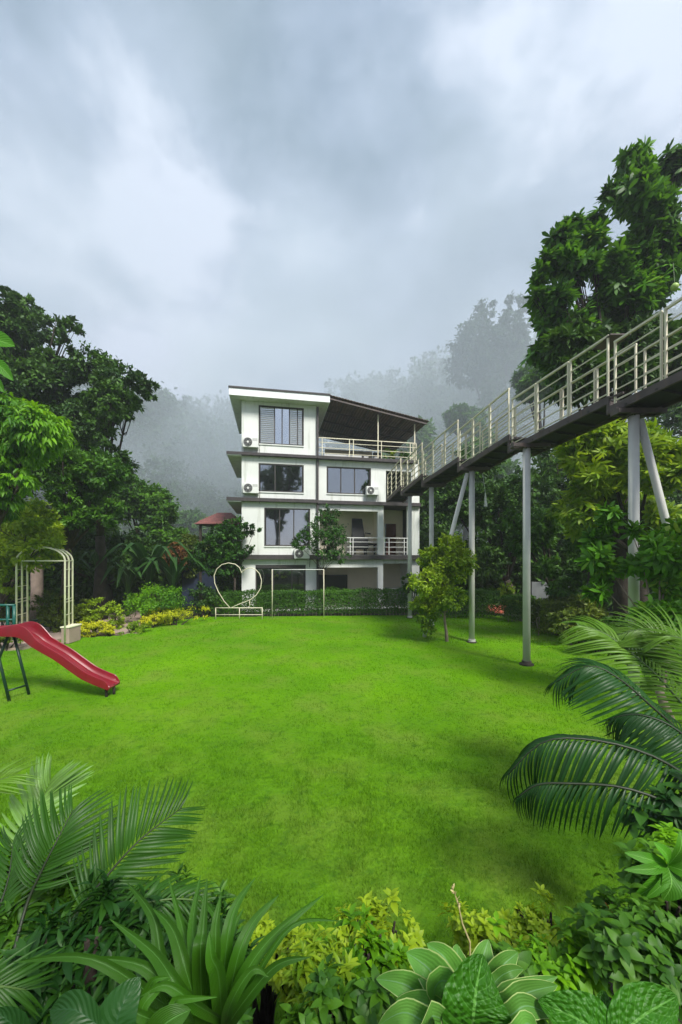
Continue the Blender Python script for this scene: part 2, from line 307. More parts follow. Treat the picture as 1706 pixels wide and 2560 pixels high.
def limbs(base, blobs, r0, lean=None, k=3, seed=0):
    rg = random.Random(seed); base = Vector(base); m = MB(); cs = [Vector(b[:3]) for b in blobs]; top = sum(cs, Vector())/len(cs)
    fork = Vector((base.x*.6+top.x*.4, base.y*.6+top.y*.4, base.z + (min(c.z for c in cs)-base.z)*.75)) if min(c.z for c in cs) > base.z+1 else base + (top-base)*.45
    pts = [base - Vector((0,0,.15)), base + (fork-base)*.35 + Vector((rg.uniform(-.12,.12), rg.uniform(-.1,.1), 0)), base + (fork-base)*.7 + Vector((rg.uniform(-.1,.1), 0, 0)), fork]
    m.tube(pts, [r0*1.35, r0, r0*.85, r0*.72], 9)
    for b in (blobs if len(blobs) < 16 else blobs[::3]):
        c = Vector(b[:3]); mid = fork.lerp(c, .5) + Vector((rg.uniform(-.2,.2), rg.uniform(-.2,.2), -.1))*b[3]*.4
        m.tube([fork - Vector((0,0,.05)), mid, c], [r0*.42, r0*.22, r0*.1], 6)
        for _ in range(k):
            e = c + Vector((rg.uniform(-1,1)*b[3], rg.uniform(-1,1)*b[4], rg.uniform(-.5,1)*b[5]))*.8
            m.tube([mid.lerp(c, .6), mid.lerp(e, .6) + Vector((0,0,.1)), e], [r0*.12, r0*.08, r0*.03], 5)
    return m
def tree(name, label, cat, base, blobs, n, size, lm, T=T_DIA, r0=.16, group=None, bark='bark', k=3, **kw):
    base = Vector(base); e = empty(name, base, 0, label, cat, group); loc = [(b[0]-base.x, b[1]-base.y, b[2]-base.z, *b[3:]) for b in blobs]
    limbs((0,0,0), loc, r0, k=k, seed=len(label)).build('trunk', M_[bark], e, True)
    link('crown', crown('crown', loc, n, size, T, **kw), e, LM[lm]); return e
def bush(name, label, cat, base, blobs, n, size, lm, T=T_DIA, group=None, **kw):
    base = Vector(base); e = empty(name, base, 0, label, cat, group); loc = [(b[0]-base.x, b[1]-base.y, b[2]-base.z, *b[3:]) for b in blobs]
    m = MB(); rg = random.Random(len(label))
    for b in loc:
        for _ in range(4): m.tube([(b[0]*.25+rg.uniform(-.05,.05), b[1]*.25, -.05), (b[0]*.7, b[1]*.7, b[2]*.5), (b[0]+rg.uniform(-.5,.5)*b[3], b[1]+rg.uniform(-.5,.5)*b[4], b[2]+b[5]*.4)], [.02, .014, .006], 5)
    m.build('stems', M_['bark'], e); link('foliage', crown('foliage', loc, n, size, T, **kw), e, LM[lm]); return e
# ---------------------------------------------------------------- ground
def hgt(x, y):
    """planted bank under the viewer, flat lawn, ground rising behind the garden"""
    edge = 2.55 + .25*math.sin(x*1.3) + .06*x*x*(.55 if x > 0 else .35)
    t = min(1, max(0, (edge - y)/1.5)); z = 1.25*t*t*(3-2*t)
    z += .05*math.sin(x*.9+1)*math.sin(y*.7)*min(1, max(0, y-4)/4) if 4 < y < 17 else 0
    return z
def axis(lo, hi, fine0, fine1, step, g=1.25):
    a = list(np.arange(fine0, fine1+1e-6, step)); s = step; v = fine1
    while v < hi: s *= g; v += s; a.append(v)
    s = step; v = fine0
    while v > lo: s *= g; v -= s; a.insert(0, v)
    return a
xs = axis(-900, 900, -8, 8, .2); ys = axis(-400, 900, -2, 8, .2)
g = MB().grid([[(x, y, hgt(x, y)-.07) for x in xs] for y in ys])
tag(g.build('ground', M_['litter'], None, True), kind='structure')
LAWN = [(gp(a, b).x, gp(a, b).y) for a, b in ((1900, 1712), (1560, 1665), (1500, 1628), (1400, 1590), (1330, 1562), (1270, 1542), (1200, 1536), (500, 1543), (420, 1556), (340, 1580), (300, 1590), (170, 1598), (60, 1620), (-300, 1650))] + [(-14, 8), (-14, -1), (14, -1), (14, 6)]
LAWN = np.array(LAWN)
def inlawn(P):
    x, y = P[:,0], P[:,1]; c = np.zeros(len(P), bool); n = len(LAWN)
    for i in range(n):
        (x1, y1), (x2, y2) = LAWN[i], LAWN[i-1]
        if y1 == y2: continue
        c ^= ((y1 > y) != (y2 > y)) & (x < (x2-x1)*(y-y1)/(y2-y1)+x1)
    return c
lx = np.arange(-15, 15, .16); ly_ = np.arange(.6, 20.5, .16); G = np.array([[(x, y) for x in lx] for y in ly_]); ok = inlawn((G[:-1,:-1]+.08).reshape(-1,2)).reshape(len(ly_)-1, -1)
lm_ = MB(); idx = {}
for i in range(len(ly_)-1):
    for j in range(len(lx)-1):
        if ok[i,j] and hgt(lx[j], ly_[i]) < .5:
            q = []
            for a, b in ((i,j),(i,j+1),(i+1,j+1),(i+1,j)):
                if (a,b) not in idx: idx[(a,b)] = len(lm_.v); lm_.v.append((lx[b], ly_[a], hgt(lx[b], ly_[a])+.006))
                q.append(idx[(a,b)])
            lm_.f.append(q)
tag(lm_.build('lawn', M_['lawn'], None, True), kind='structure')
# soil of the planted bank lies just above the turf
bx = np.arange(-6, 6.01, .2); by = np.arange(-1.5, 3.4, .15)
sm = MB(); rows = [[(x, y, hgt(x, y) + (.012 if hgt(x, y) > .06 else -.05)) for x in bx] for y in by]; sm.grid(rows)
tag(sm.build('garden_bank', M_['soil'], None, True), kind='structure')
def blades():
    P = []; S = []
    def zone(y0, y1, dens, h, w):
        x = lambda y: .95*y
        n = int(dens*(y1-y0)*(x(y0)+x(y1))); yy = RS.uniform(y0, y1, n); xx = RS.uniform(-1, 1, n)*.97*yy
        ok = inlawn(np.c_[xx, yy]); P.append(np.c_[xx[ok], yy[ok]]); S.append(np.c_[np.full(ok.sum(), h), np.full(ok.sum(), w)])
    zone(2.2, 4, 6500, .042, .0042); zone(4, 6, 3600, .040, .006); zone(6, 9, 1250, .034, .009); zone(9, 13, 520, .036, .014); zone(13, 20, 230, .038, .022)
    P = np.vstack(P); S = np.vstack(S); n = len(P)
    z = np.array([hgt(a, b) for a, b in P]); keep = z < .35; P = P[keep]; S = S[keep]; z = z[keep]; n = len(P)
    from mathutils import noise as mn
    cl = np.array([mn.noise(Vector((a*5, b*5, 0)))*.6 + mn.noise(Vector((a*1.7, b*1.7, 3)))*.5 for a, b in P])
    a = RS.uniform(0, 2*math.pi, n); h = S[:,0]*RS.uniform(.5, 1.5, n)*np.clip(1+cl*1.3, .4, 2.0); w = S[:,1]*RS.uniform(.6, 1.3, n); ln = RS.uniform(.1, .9, n)*h
    la = RS.uniform(0, 2*math.pi, n); c, s = np.cos(a)*w/2, np.sin(a)*w/2
    V = np.empty((n,3,3)); V[:,0] = np.c_[P[:,0]-c, P[:,1]-s, z-.004]; V[:,1] = np.c_[P[:,0]+c, P[:,1]+s, z-.004]; V[:,2] = np.c_[P[:,0]+np.cos(la)*ln, P[:,1]+np.sin(la)*ln, z+h]
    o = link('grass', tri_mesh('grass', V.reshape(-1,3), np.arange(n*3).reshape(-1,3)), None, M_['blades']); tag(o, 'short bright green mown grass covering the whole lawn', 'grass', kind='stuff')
blades()
# paths and paved patio
def flat(name, pts, z, m, t=.05):
    mb = MB(); n = len(pts); mb.v = [(x, y, z) for x, y in pts] + [(x, y, z-t) for x, y in pts]; mb.f = [list(range(n)), list(range(2*n-1, n-1, -1))] + [[i, (i+1)%n+n-n, 0, 0] for i in range(0)]
    for i in range(n): j = (i+1) % n; mb.f.append([i, i+n, j+n, j])
    return tag(mb.build(name, M_[m]), kind='structure')
def gpx(l, z=0): return [(gp(a, b, z).x, gp(a, b, z).y) for a, b in l]
flat('patio', gpx([(-260, 1640), (60, 1618), (170, 1592), (182, 1570), (150, 1553), (-60, 1553), (-400, 1600)][::-1], .06), .06, 'paving', .2)
flat('path', gpx([(180, 1572), (262, 1545), (292, 1513), (352, 1513), (352, 1560), (345, 1582), (240, 1584)][::-1], .03), .03, 'paving', .1)
flat('brick_path', gpx([(1215, 1529), (1275, 1529), (1262, 1511), (1240, 1505), (1220, 1512)], .02), .02, 'redpath', .1)
# ---------------------------------------------------------------- hills and far forest
def hill(prof, d0, d1, label=None):
    """ridge profile given as (px, py) at distance d1; slope starts at d0"""
    rows = []
    for t in np.linspace(0, 1, 14):
        rows.append([])
        for px, py in prof:
            q = at(px, py, d1); x0 = (px-CX)/F*d0; e = t*t*(3-2*t)
            rows[-1].append((x0 + (q.x-x0)*t, d0 + (d1-d0)*t, max(-.5, -.5 + (q.z+.5)*e)))
    back = [(x, y+60, -.5) for x, y, z in rows[-1]]; rows.append(back)
    return rows
def interp(prof, n):
    xs_ = np.linspace(prof[0][0], prof[-1][0], n); ys_ = np.interp(xs_, [p[0] for p in prof], [p[1] for p in prof]); return list(zip(xs_, ys_))
PR_L = [(-700, 800), (0, 1000), (340, 1110), (420, 1100), (500, 1130), (600, 1140), (700, 1190), (840, 1240), (900, 1300)]
PR_R = [(760, 1320), (800, 1190), (840, 1100), (905, 1070), (990, 1040), (1060, 1050), (1150, 1070), (1300, 1000), (1500, 930), (1706, 880), (2400, 720)]
for nm, pr, a, b in (('hill', PR_L, 40, 130), ('hill', PR_R, 45, 150)):
    tag(MB().grid(hill(interp(pr, 60), a, b)).build(nm, M_['hill'], None, True), kind='structure')
def far_crown(seed, n, size):
    global RS; keep = RS; RS = np.random.RandomState(seed)
    bl = [(RS.uniform(-.5,.5), RS.uniform(-.5,.5), RS.uniform(.35,1.0), RS.uniform(.35,.6), RS.uniform(.35,.6), RS.uniform(.25,.5)) for _ in range(7)] + [(0,0,.3,.6,.6,.5)]
    me = crown('crown', bl, n, size, fill=.5, clump=.32, per=22, asp=.75); RS = keep; return me
def points_of(me): v = np.empty(len(me.vertices)*3, np.float32); me.vertices.foreach_get('co', v); return v.reshape(-1,3)
FC = [points_of(far_crown(s, 4200, .085)) for s in (3, 5, 8)]; FQ = np.array(T_DIA[1])
def forest(prof, d0, d1, n, size, seed, label, t0=.02, t1=.97):
    r = np.random.RandomState(seed); V = []
    pr = interp(prof, 60)
    for i in range(n):
        px, py = pr[r.randint(0, 60)]; px += r.uniform(-12, 12); t = t0 + (t1-t0)*r.rand()**.8; q = at(px, py, d1); x0 = (px-CX)/F*d0; e = t*t*(3-2*t)
        c = np.array([x0+(q.x-x0)*t, d0+(d1-d0)*t, -.5+(q.z+.5)*e]); s = size*r.uniform(.65, 1.35)*(.4+.6*t); a = r.uniform(0, 6.28); k = FC[r.randint(0, 3)]
        rot = np.array([[math.cos(a), -math.sin(a), 0], [math.sin(a), math.cos(a), 0], [0, 0, r.uniform(.8, 1.3)]]); V.append(k @ rot.T * s + c - np.array([0, 0, .15*s]))
    m = len(FC[0])//4*0; V = np.vstack(V); nq = len(V)//4
    o = link('forest', tri_mesh('forest', V, (FQ[None] + (np.arange(nq)*4)[:,None,None]).reshape(-1,3)), None, LM['far']); tag(o, label, 'forest', kind='stuff')
forest([p for p in PR_L if -300 < p[0] < 800], 40, 130, 80, 12, 1, 'misty forest covering the hillside left of the house')
forest([p for p in PR_R if 780 < p[0] < 2000], 45, 150, 80, 13, 2, 'misty forest covering the hillside right of the house')
# ---------------------------------------------------------------- house
HA = math.atan(.187); HO = Vector((-6.06, 20.0, 0)); UA = Vector((math.cos(HA), math.sin(HA), 0)); VA = Vector((-math.sin(HA), math.cos(HA), 0))
def hp(px, py, v=.3):
    """(u, z) where the sight line through a pixel meets the plane v of the house"""
    dr = Vector(((px-CX)/F, 1, (HY-py)/F)); o = Vector((0, 0, HC)); t = (v - (o-HO).dot(VA))/dr.dot(VA); p = o + dr*t; return (p-HO).dot(UA), p.z
def hu(px, v=.3): return hp(px, HY, v)[0]
house = empty('house', HO, HA, 'white four storey house with brown floor bands behind the lawn hedge', 'house')
VW = .35                                                    # front wall plane
S1 = (hp(604, 1398.7, .2)[1], hp(604, 1387, .2)[1]); S2 = (hp(575, 1251, .1)[1], hp(575, 1242.5, .1)[1]); S3 = (hp(575, 1134.6, .1)[1], hp(575, 1127.8, .1)[1])
RT = (hp(573, 987, -.25)[1], hp(573, 966, -.25)[1])
uL, uM, uR = hu(604.6, VW), hu(794, VW), hu(1049, VW); VB = 6.0
def wallmb(u0, u1, z0, z1, v0, v1, ops=()):
    m = MB(); cuts = sorted({u0, u1, *[c for o in ops for c in o[:2] if u0 < c < u1]})
    for a, b in zip(cuts, cuts[1:]):
        iv = sorted([(o[2], o[3]) for o in ops if o[0] <= a+1e-6 and o[1] >= b-1e-6]); z = z0
        for p, q in iv:
            if p > z: m.box(a, b, v0, v1, z, p)
            z = max(z, q)
        if z < z1: m.box(a, b, v0, v1, z, z1)
    return m
def rect(pl, pr, yt, yb, v=VW): return (hu(pl, v), hu(pr, v), hp(pl, yb, v)[1], hp(pl, yt, v)[1])
W3, W2, W2R, W1 = rect(647, 760, 1012, 1109), rect(647, 760, 1157.5, 1228.6), rect(817, 928, 1165.4, 1233.4), rect(661, 776, 1269, 1365)
G1 = (hu(639), hu(765), .1, hp(639, 1412.5)[1]); GR = (hu(794)+.05, hu(945.8), .1, hp(794, 1419)[1]); GR2 = (hu(959), hu(1022), .1, hp(959, 1409)[1])
B1 = (hu(800), hu(945.8), S1[1]+.01, hp(800, 1275)[1]); B2 = (hu(960), hu(1020), S1[1]+.01, hp(960, 1262)[1]); D2 = (hu(966), hu(1030), S2[1], hp(966, 1176)[1])
wallmb(uL, uM-.06, 0, S1[0], VW, VW+.22, [G1]).build('wall', M_['wall'], house)
wallmb(uL, uM-.06, S1[1], S2[0], VW, VW+.22, [W1]).build('wall', M_['wall'], house)
wallmb(uL, uM-.06, S2[1], S3[0], VW, VW+.22, [W2]).build('wall', M_['wall'], house)
wallmb(uL, uM-.06, S3[1], RT[0]+.05, VW, VW+.22, [W3]).build('wall', M_['wall'], house)
wallmb(uM+.06, uR, 0, S1[0], VW, VW+.22, [GR, GR2]).build('wall', M_['wall'], house)
wallmb(uM+.06, uR, S1[1], S2[0], VW, VW+.22, [B1, B2]).build('wall', M_['wall'], house)
wallmb(uM+.06, uR, S2[1], S3[0], VW, VW+.22, [W2R, D2]).build('wall', M_['wall'], house)
sd = MB()
for a, b in ((0, S1[0]), (S1[1], S2[0]), (S2[1], S3[0]), (S3[1], RT[0])): sd.box(uL+.002, uL+.2, VW+.22, VB, a, b); sd.box(uL+.2, uM, VB-.2, VB, a, b)
for a, b in ((0, S1[0]), (S2[1], S3[0])): sd.box(uR-.2, uR-.002, VW+.22, VB, a, b); sd.box(uM, uR-.2, VB-.2, VB, a, b)
sd.box(uM-.06, uM+.1, VW+.22, VB-.2, 0, S1[0]); sd.box(uM-.06, uM+.1, VW+.22, VB-.2, S1[1], S2[0]); sd.box(uM-.06, uM+.1, VW+.22, VB-.2, S2[1], S3[0]); sd.box(uM-.2, uM-.06, VW+.22, VB-.2, S3[1], RT[0])
sd.build('wall', M_['wall'], house)
for (a, b), ov in ((S1, .0), (S2, .78), (S3, .78)):
    MB().box(uL-.0-ov, uM-.002, .08, VB+.1, a, b).build('floor_slab', M_['brown'], house)
    if ov: MB().box(uL-ov+.03, uL-.003, .12, VB, a-.05, a-.004).build('soffit', M_['wall'], house)
MB().box(uM+.002, uR+.02, .10, VB+.1, S1[0]-.01, S1[1]-.01).build('floor_slab', M_['brown'], house)
MB().box(uM+.002, uR+.02, .13, VB+.1, S2[0]-.03, S2[1]-.02).build('floor_slab', M_['brown'], house)
MB().box(uM+.002, hu(1043, .1), .02, VB+.1, S3[0]-.02, S3[1]).build('floor_slab', M_['brown'], house)
MB().box(uM-.055, uM+.055, .2, .34, 0, RT[0]-.1).build('downpipe', M_['brown'], house)
# white flat roof over the left block: soffit, fascia, dark capping
uF0, uF1 = hu(573, -.25), hu(825, -.25)
MB().box(uF0+.03, uF1-.03, -.22, VB+.1, RT[0]+.02, RT[1]-.1).build('roof_soffit', M_['wall'], house)
m = MB().box(uF0, uF1, -.29, -.23, RT[0], RT[1]-.07)
m.box(uF0, uF0+.06, -.23, VB+.1, RT[0], RT[1]-.07); m.box(uF1-.06, uF1, -.23, VB+.1, RT[0], RT[1]-.07); m.build('fascia', M_['fascia'], house)
MB().box(uF0-.03, uF1+.02, -.33, VB+.14, RT[1]-.07, RT[1]+.02).build('roof_capping', M_['brown'], house)
# terrace roof: corrugated sheet falling to the right, with purlins and props
zA = RT[1]; uB, zB = hp(1073, 1052.7, -.2); N_ = 70; rows = []
for v in (-.22, VB+.6):
    rows.append([(uF1-.02+(uB-uF1+.02)*i/N_, v, zA+(zB-zA)*i/N_ + (.03 if i % 2 else 0)) for i in range(N_+1)])
rf = MB().grid(rows); rows2 = [[(a, b, c-.02) for a, b, c in r] for r in rows]; rf.grid([rows2[1], rows2[0]]); rf.grid([rows2[0], rows[0]]); rf.grid([rows[1], rows2[1]]); rf.build('terrace_roof', M_['metalroof'], house)
for i in range(8):
    t = (i+.15)/8; u = uF1 + (uB-uF1)*t; z = zA + (zB-zA)*t - .09; MB().box(u, u+.06, -.1, VB+.4, z-.04, z+.04).build('purlin', M_['beam'], house)
for v in (-.12, 1.6, 3.2, 4.8, VB+.3): MB().bar((uF1, v, zA-.17), (uB-.1, v, zB-.15), .06, .08).build('rafter', M_['beam'], house)
for px, v in ((945.5, .25), (1037, .25), (945, 4.8), (1030, VB-.2)):
    u = hu(px, v); z = zA + (zB-zA)*(u-uF1)/(uB-uF1) - .2; MB().box(u-.03, u+.03, v-.03, v+.03, S3[1], z).build('roof_prop', M_['rail'], house)
# terrace: back wall, parapet, clutter planter
wallmb(hu(812, VB), hu(931, VB-.3), S3[1], zA-1.3, VB-.3, VB-.1).build('wall', M_['cream'], house)
MB().box(hu(810, .5), hu(903, .5), .35, .45, S3[1], S3[1]+.2).build('parapet', M_['white'], house)
MB().box(hu(931, 5)+.02, hu(943, 5)+.2, 4.6, 4.9, S3[1], S3[1]+1.7).build('wall', M_['steelgrey'], house)
def railing(parent, u0, u1, z0, z1, v, posts, mats='rail', n=3, sz=.035):
    r = MB(); w = sz
    r.bar((u0, v, z1), (u1, v, z1), w*1.2, w*1.3)
    for i in range(n): z = z0 + (z1-z0)*(i+.45)/(n+.3); r.bar((u0, v, z), (u1, v, z), w*.7, w*.8)
    o = r.build('railing', M_[mats], parent)
    for u in posts: MB().box(u-w*.6, u+w*.6, v-w*.55, v+w*.55, z0-.03, z1-w*.7).build('railing_post', M_[mats], o)
    return o
zr = hp(800, 1094, .12)[1]
railing(house, hu(797, .12), hu(1041, .12), S3[1]+.03, zr, .12, [hu(p, .12) for p in (806, 874, 884, 945, 954, 1026, 1033, 1041)])
railing(house, hu(868, .2), hu(1030, .2), S1[1]+.05, hp(960, 1345, .2)[1], .2, [hu(p, .2) for p in (876, 883, 961, 973, 1011, 1019)], 'white')
# rooms behind the openings
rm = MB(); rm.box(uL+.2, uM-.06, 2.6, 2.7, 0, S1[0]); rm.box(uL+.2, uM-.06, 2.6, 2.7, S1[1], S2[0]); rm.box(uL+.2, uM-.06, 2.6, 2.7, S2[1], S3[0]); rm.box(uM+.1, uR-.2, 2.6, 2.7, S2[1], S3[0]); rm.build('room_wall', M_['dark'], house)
bw = wallmb(uM+.1, uR-.2, S1[1], S2[0], 2.2, 2.35, [(hu(962, 2.2), hu(992, 2.2), S1[1], S1[1]+2.05)]); bw.build('back_wall', M_['cream'], house)
MB().box(hu(946, 1), hu(955, 1), VW+.22, 2.2, S1[1], S2[0]).build('back_wall', M_['cream'], house)
d_ = MB().box(hu(966, 2.2)+.02, hu(991, 2.2)-.02, 2.24, 2.3, S1[1], S1[1]+2.03).build('door', M_['door'], house); MB().box(hu(966, 2.2)+.1, hu(966, 2.2)+.14, 2.2, 2.24, S1[1]+.95, S1[1]+1.1).build('handle', M_['white'], d_)
MB().box(uM+.1, uR-.2, 3.2, 3.35, 0, S1[0]).build('back_wall', M_['cream'], house); MB().box(uM+.2, uM+2.3, 3.0, 3.19, .3, 1.9).build('back_window', M_['black'], house)
MB().box(uM+.11, uR-.21, .6, 3.2, .02, .08).build('porch_floor', M_['floor'], house)
MB().box(hu(1010, 2), uR-.2, VW+.22, VB, S1[1], S2[0]).build('wall', M_['black'], house)  # dark side opening: its shade painted as a solid black block
m = MB().box(uR-.2, uR-.003, VW+.22, VB, S1[1], S2[0]); m.build('wall', M_['wall'], house)
def window(r, mull, name='window', header=.06, sill=True, v=VW+.08, fw=.07, glass='glass'):
    u0, u1, z0, z1 = r; f = MB(); f.box(u0, u1, v-.05, v+.05, z1-fw, z1-.001); f.box(u0, u1, v-.05, v+.05, z0+.001, z0+fw)
    f.box(u0+.001, u0+fw, v-.05, v+.05, z0+fw, z1-fw); f.box(u1-fw, u1-.001, v-.05, v+.05, z0+fw, z1-fw); o = f.build(name, M_['frame'], house)
    c = [u0+fw] + [u0+(u1-u0)*t for t in mull] + [u1-fw]
    for t in c[1:-1]: MB().box(t-.03, t+.03, v-.03, v+.03, z0+fw, z1-fw).build('mullion', M_['frame'], o)
    for a, b in zip(c, c[1:]): MB().box(a+.031, b-.031, v, v+.012, z0+fw, z1-fw).build('pane', M_[glass], o)
    return o, c
window(W2, [.36]); window(W2R, [.32, .63]); window(W1, [.33, .64])
w3, c3 = window(W3, [.35, .515, .68, .86], glass='clear')
for k, (a, b) in enumerate(zip(c3, c3[1:])):
    if k in (0, 3, 4):
        s_ = MB(); z = W3[2]+.1
        while z < W3[3]-.12: s_.bar((a+.03, VW-.0, z), (b-.03, VW-.0, z), .05, .012, (0, .5, 1)); z += .105
        s_.build('louvre_slats', M_['slat'], w3)
MB().box(c3[1]+.03, c3[3]-.03, VW+.16, VW+.18, W3[2]+.07, W3[3]-.07).build('curtain', M_['curtain'], w3); MB().box(c3[3]+.03, c3[5]-.03, VW+.16, VW+.18, W3[2]+.07, W3[3]-.07).build('curtain', M_['curtain'], w3)
window((G1[0], G1[1], .1, G1[3]-.16), [.35, .72], 'patio_door', v=VW+.15); MB().box(G1[0], G1[1], VW+.03, VW+.2, G1[3]-.155, G1[3]-.002).build('lintel', M_['brown'], house)
# window shade trims
for r in (W2, W3, W1, W2R): MB().box(r[0]-.0, r[1]+.0, VW-.05, VW-.002, r[2]-.06, r[2]-.003).build('window_sill', M_['wall'], house)
def aircon(px, py, wpx, label, v=VW-.38, bk=True):
    u, z = hp(px, py, v); w = wpx/F*21.0; h = w*.66; loc = HO + UA*u + VA*v; e = empty('air_conditioner', (loc.x, loc.y, z), HA, label, 'air conditioner', 'air conditioner units on the house wall')
    MB().box(0, w, 0, .32, -h, 0).build('casing', M_['acbody'], e, bevel=.02)
    f = MB(); c = (w*.33, -.012, -h*.5)
    f.tube([(c[0], -.022, c[2]), (c[0], .01, c[2])], h*.42, 28); f.build('fan_grille', M_['black'], e)
    g_ = MB()
    for r_ in (.14, .24, .33, .40): g_.tube([(c[0]+math.cos(t)*h*r_, -.026, c[2]+math.sin(t)*h*r_) for t in np.linspace(0, 2*math.pi, 25)], .004, 4, False)
    for t in range(6): g_.bar((c[0], -.026, c[2]), (c[0]+math.cos(t*1.047)*h*.4, -.026, c[2]+math.sin(t*1.047)*h*.4), .006, .006)
    g_.build('guard_wire', M_['slat'], e); MB().tube([(c[0], -.04, c[2]), (c[0], -.02, c[2])], h*.1, 12).build('fan_hub', M_['white'], e)
    MB().box(w*.62, w*.93, -.008, .002, -h*.36, -h*.1).build('vent', M_['slat'], e)
    b = MB(); b.box(.06, .10, .05, .36, -h-.04, -h-.002); b.box(w-.1, w-.06, .05, .36, -h-.04, -h-.002); b.bar((.08, .1, -h-.04), (.08, .36, -h-.28), .03, .03); b.bar((w-.08, .1, -h-.04), (w-.08, .36, -h-.28), .03, .03); b.build('bracket', M_['slat'], e)
    MB().tube([(w+.0, .2, -h*.5), (w+.06, .25, -h*.75), (w+.04, .34, -h-.25), (w+.02, .36, -h-.5 if h < .6 else -h-.3)], .012, 6).build('cable', M_['black'], e)
aircon(607, 1091, 37, 'air conditioner beside the louvred top floor window'); aircon(607.5, 1206.5, 37, 'air conditioner left of the second floor window with one mullion'); aircon(917, 1215, 33, 'air conditioner under the right window near the bridge')
aircon(736, 1371, 38, 'air conditioner low on the wall half hidden by the small tree')
# parasol-like chair and cabinet on the first floor balcony
def onhouse(u, v, z): p = HO + UA*u + VA*v; return (p.x, p.y, z)
e = empty('massage_chair', onhouse(hu(880, 1.2), 1.2, S1[1]), HA, 'large black high backed chair on the first floor balcony', 'chair')
m = MB(); m.hexa([(.0,0,1.0),(.85,0,1.0),(.85,.15,1.0),(.0,.15,1.0),(.05,.12,2.25),(.68,.12,2.25),(.68,.25,2.25),(.05,.25,2.25)]); m.build('backrest', M_['black'], e, bevel=.04)
MB().box(0, .95, -.4, .2, .35, 1.0).build('seat', M_['black'], e, bevel=.05); MB().bar((.8, -.1, 1.35), (1.15, -.1, 1.3), .06, .08).build('armrest', M_['black'], e)
m = MB(); [m.box(x, x+.06, y, y+.06, 0, .36) for x in (.1, .8) for y in (-.35, .1)]; m.build('legs', M_['black'], e)
e = empty('bench', onhouse(hu(912, 1.3), 1.3, S1[1]), HA, 'dark low bench beside the black balcony chair', 'bench'); MB().box(0, .8, 0, .4, .62, .72).build('seat', M_['black'], e); MB().box(.1, .16, .1, .3, 0, .62).build('leg', M_['black'], e); MB().box(.64, .7, .1, .3, 0, .62).build('leg', M_['black'], e)
e = empty('wall_cabinet', onhouse(hu(990, 1.5), 1.2, .08), HA, 'grey low counter under the porch at the house right end', 'counter'); MB().box(-.6, 1.3, 0, .5, 0, 1.0).build('body', M_['steelgrey'], e); MB().box(-.63, 1.33, -.03, .53, 1.003, 1.05).build('top', M_['steelgrey'], e)
# roof tile pavilion left of the house
pv = gp(500, 1541); e = empty('pavilion', (-7.55, 23.9, 0), 0, 'open pavilion with red tiled hip roof left of the house', 'pavilion')
def hiprow(cx, cy, hw, hd, z0, z1, rw):
    m = MB(); a = [(-hw,-hd,z0),(hw,-hd,z0),(hw,hd,z0),(-hw,hd,z0),(-rw,0,z1),(rw,0,z1)]; m.v = a; m.f = [[0,1,5,4],[1,2,5],[2,3,4,5],[3,0,4],[3,2,1,0]]; return m
hz = at(500, 1309, 22.6)[2]; rz_ = at(600, 1282, 23)[2]
rfp = hiprow(0, 0, 1.45, 1.3, hz, rz_+.12, .4); ro = rfp.build('roof', M_['tile'], e)
tl = MB().box(-.055, .055, -.1, .1, 0, .02).mesh('tile', M_['tile']); rg = random.Random(4)
for r_ in range(9):
    for i in range(24):
        t = r_/9; xw = 1.43*(1-t)+.4*t; x = -1.43 + i*.125
        if abs(x) > xw-.02: continue
        o = link('roof_tile', tl, ro); y = -1.3*(1-t) + .09; z = hz+(rz_+.12-hz)*t+.018; o.location = (x, y, z+rg.uniform(0,.008)); o.rotation_euler = (math.atan2(rz_+.12-hz, 1.3)-.05, 0, rg.uniform(-.03,.03))
for x in (-1.15, 1.15):
    for y in (-1.0, 1.0): MB().box(x-.06, x+.06, y-.06, y+.06, 0, hz).build('post', M_['bark'], e)
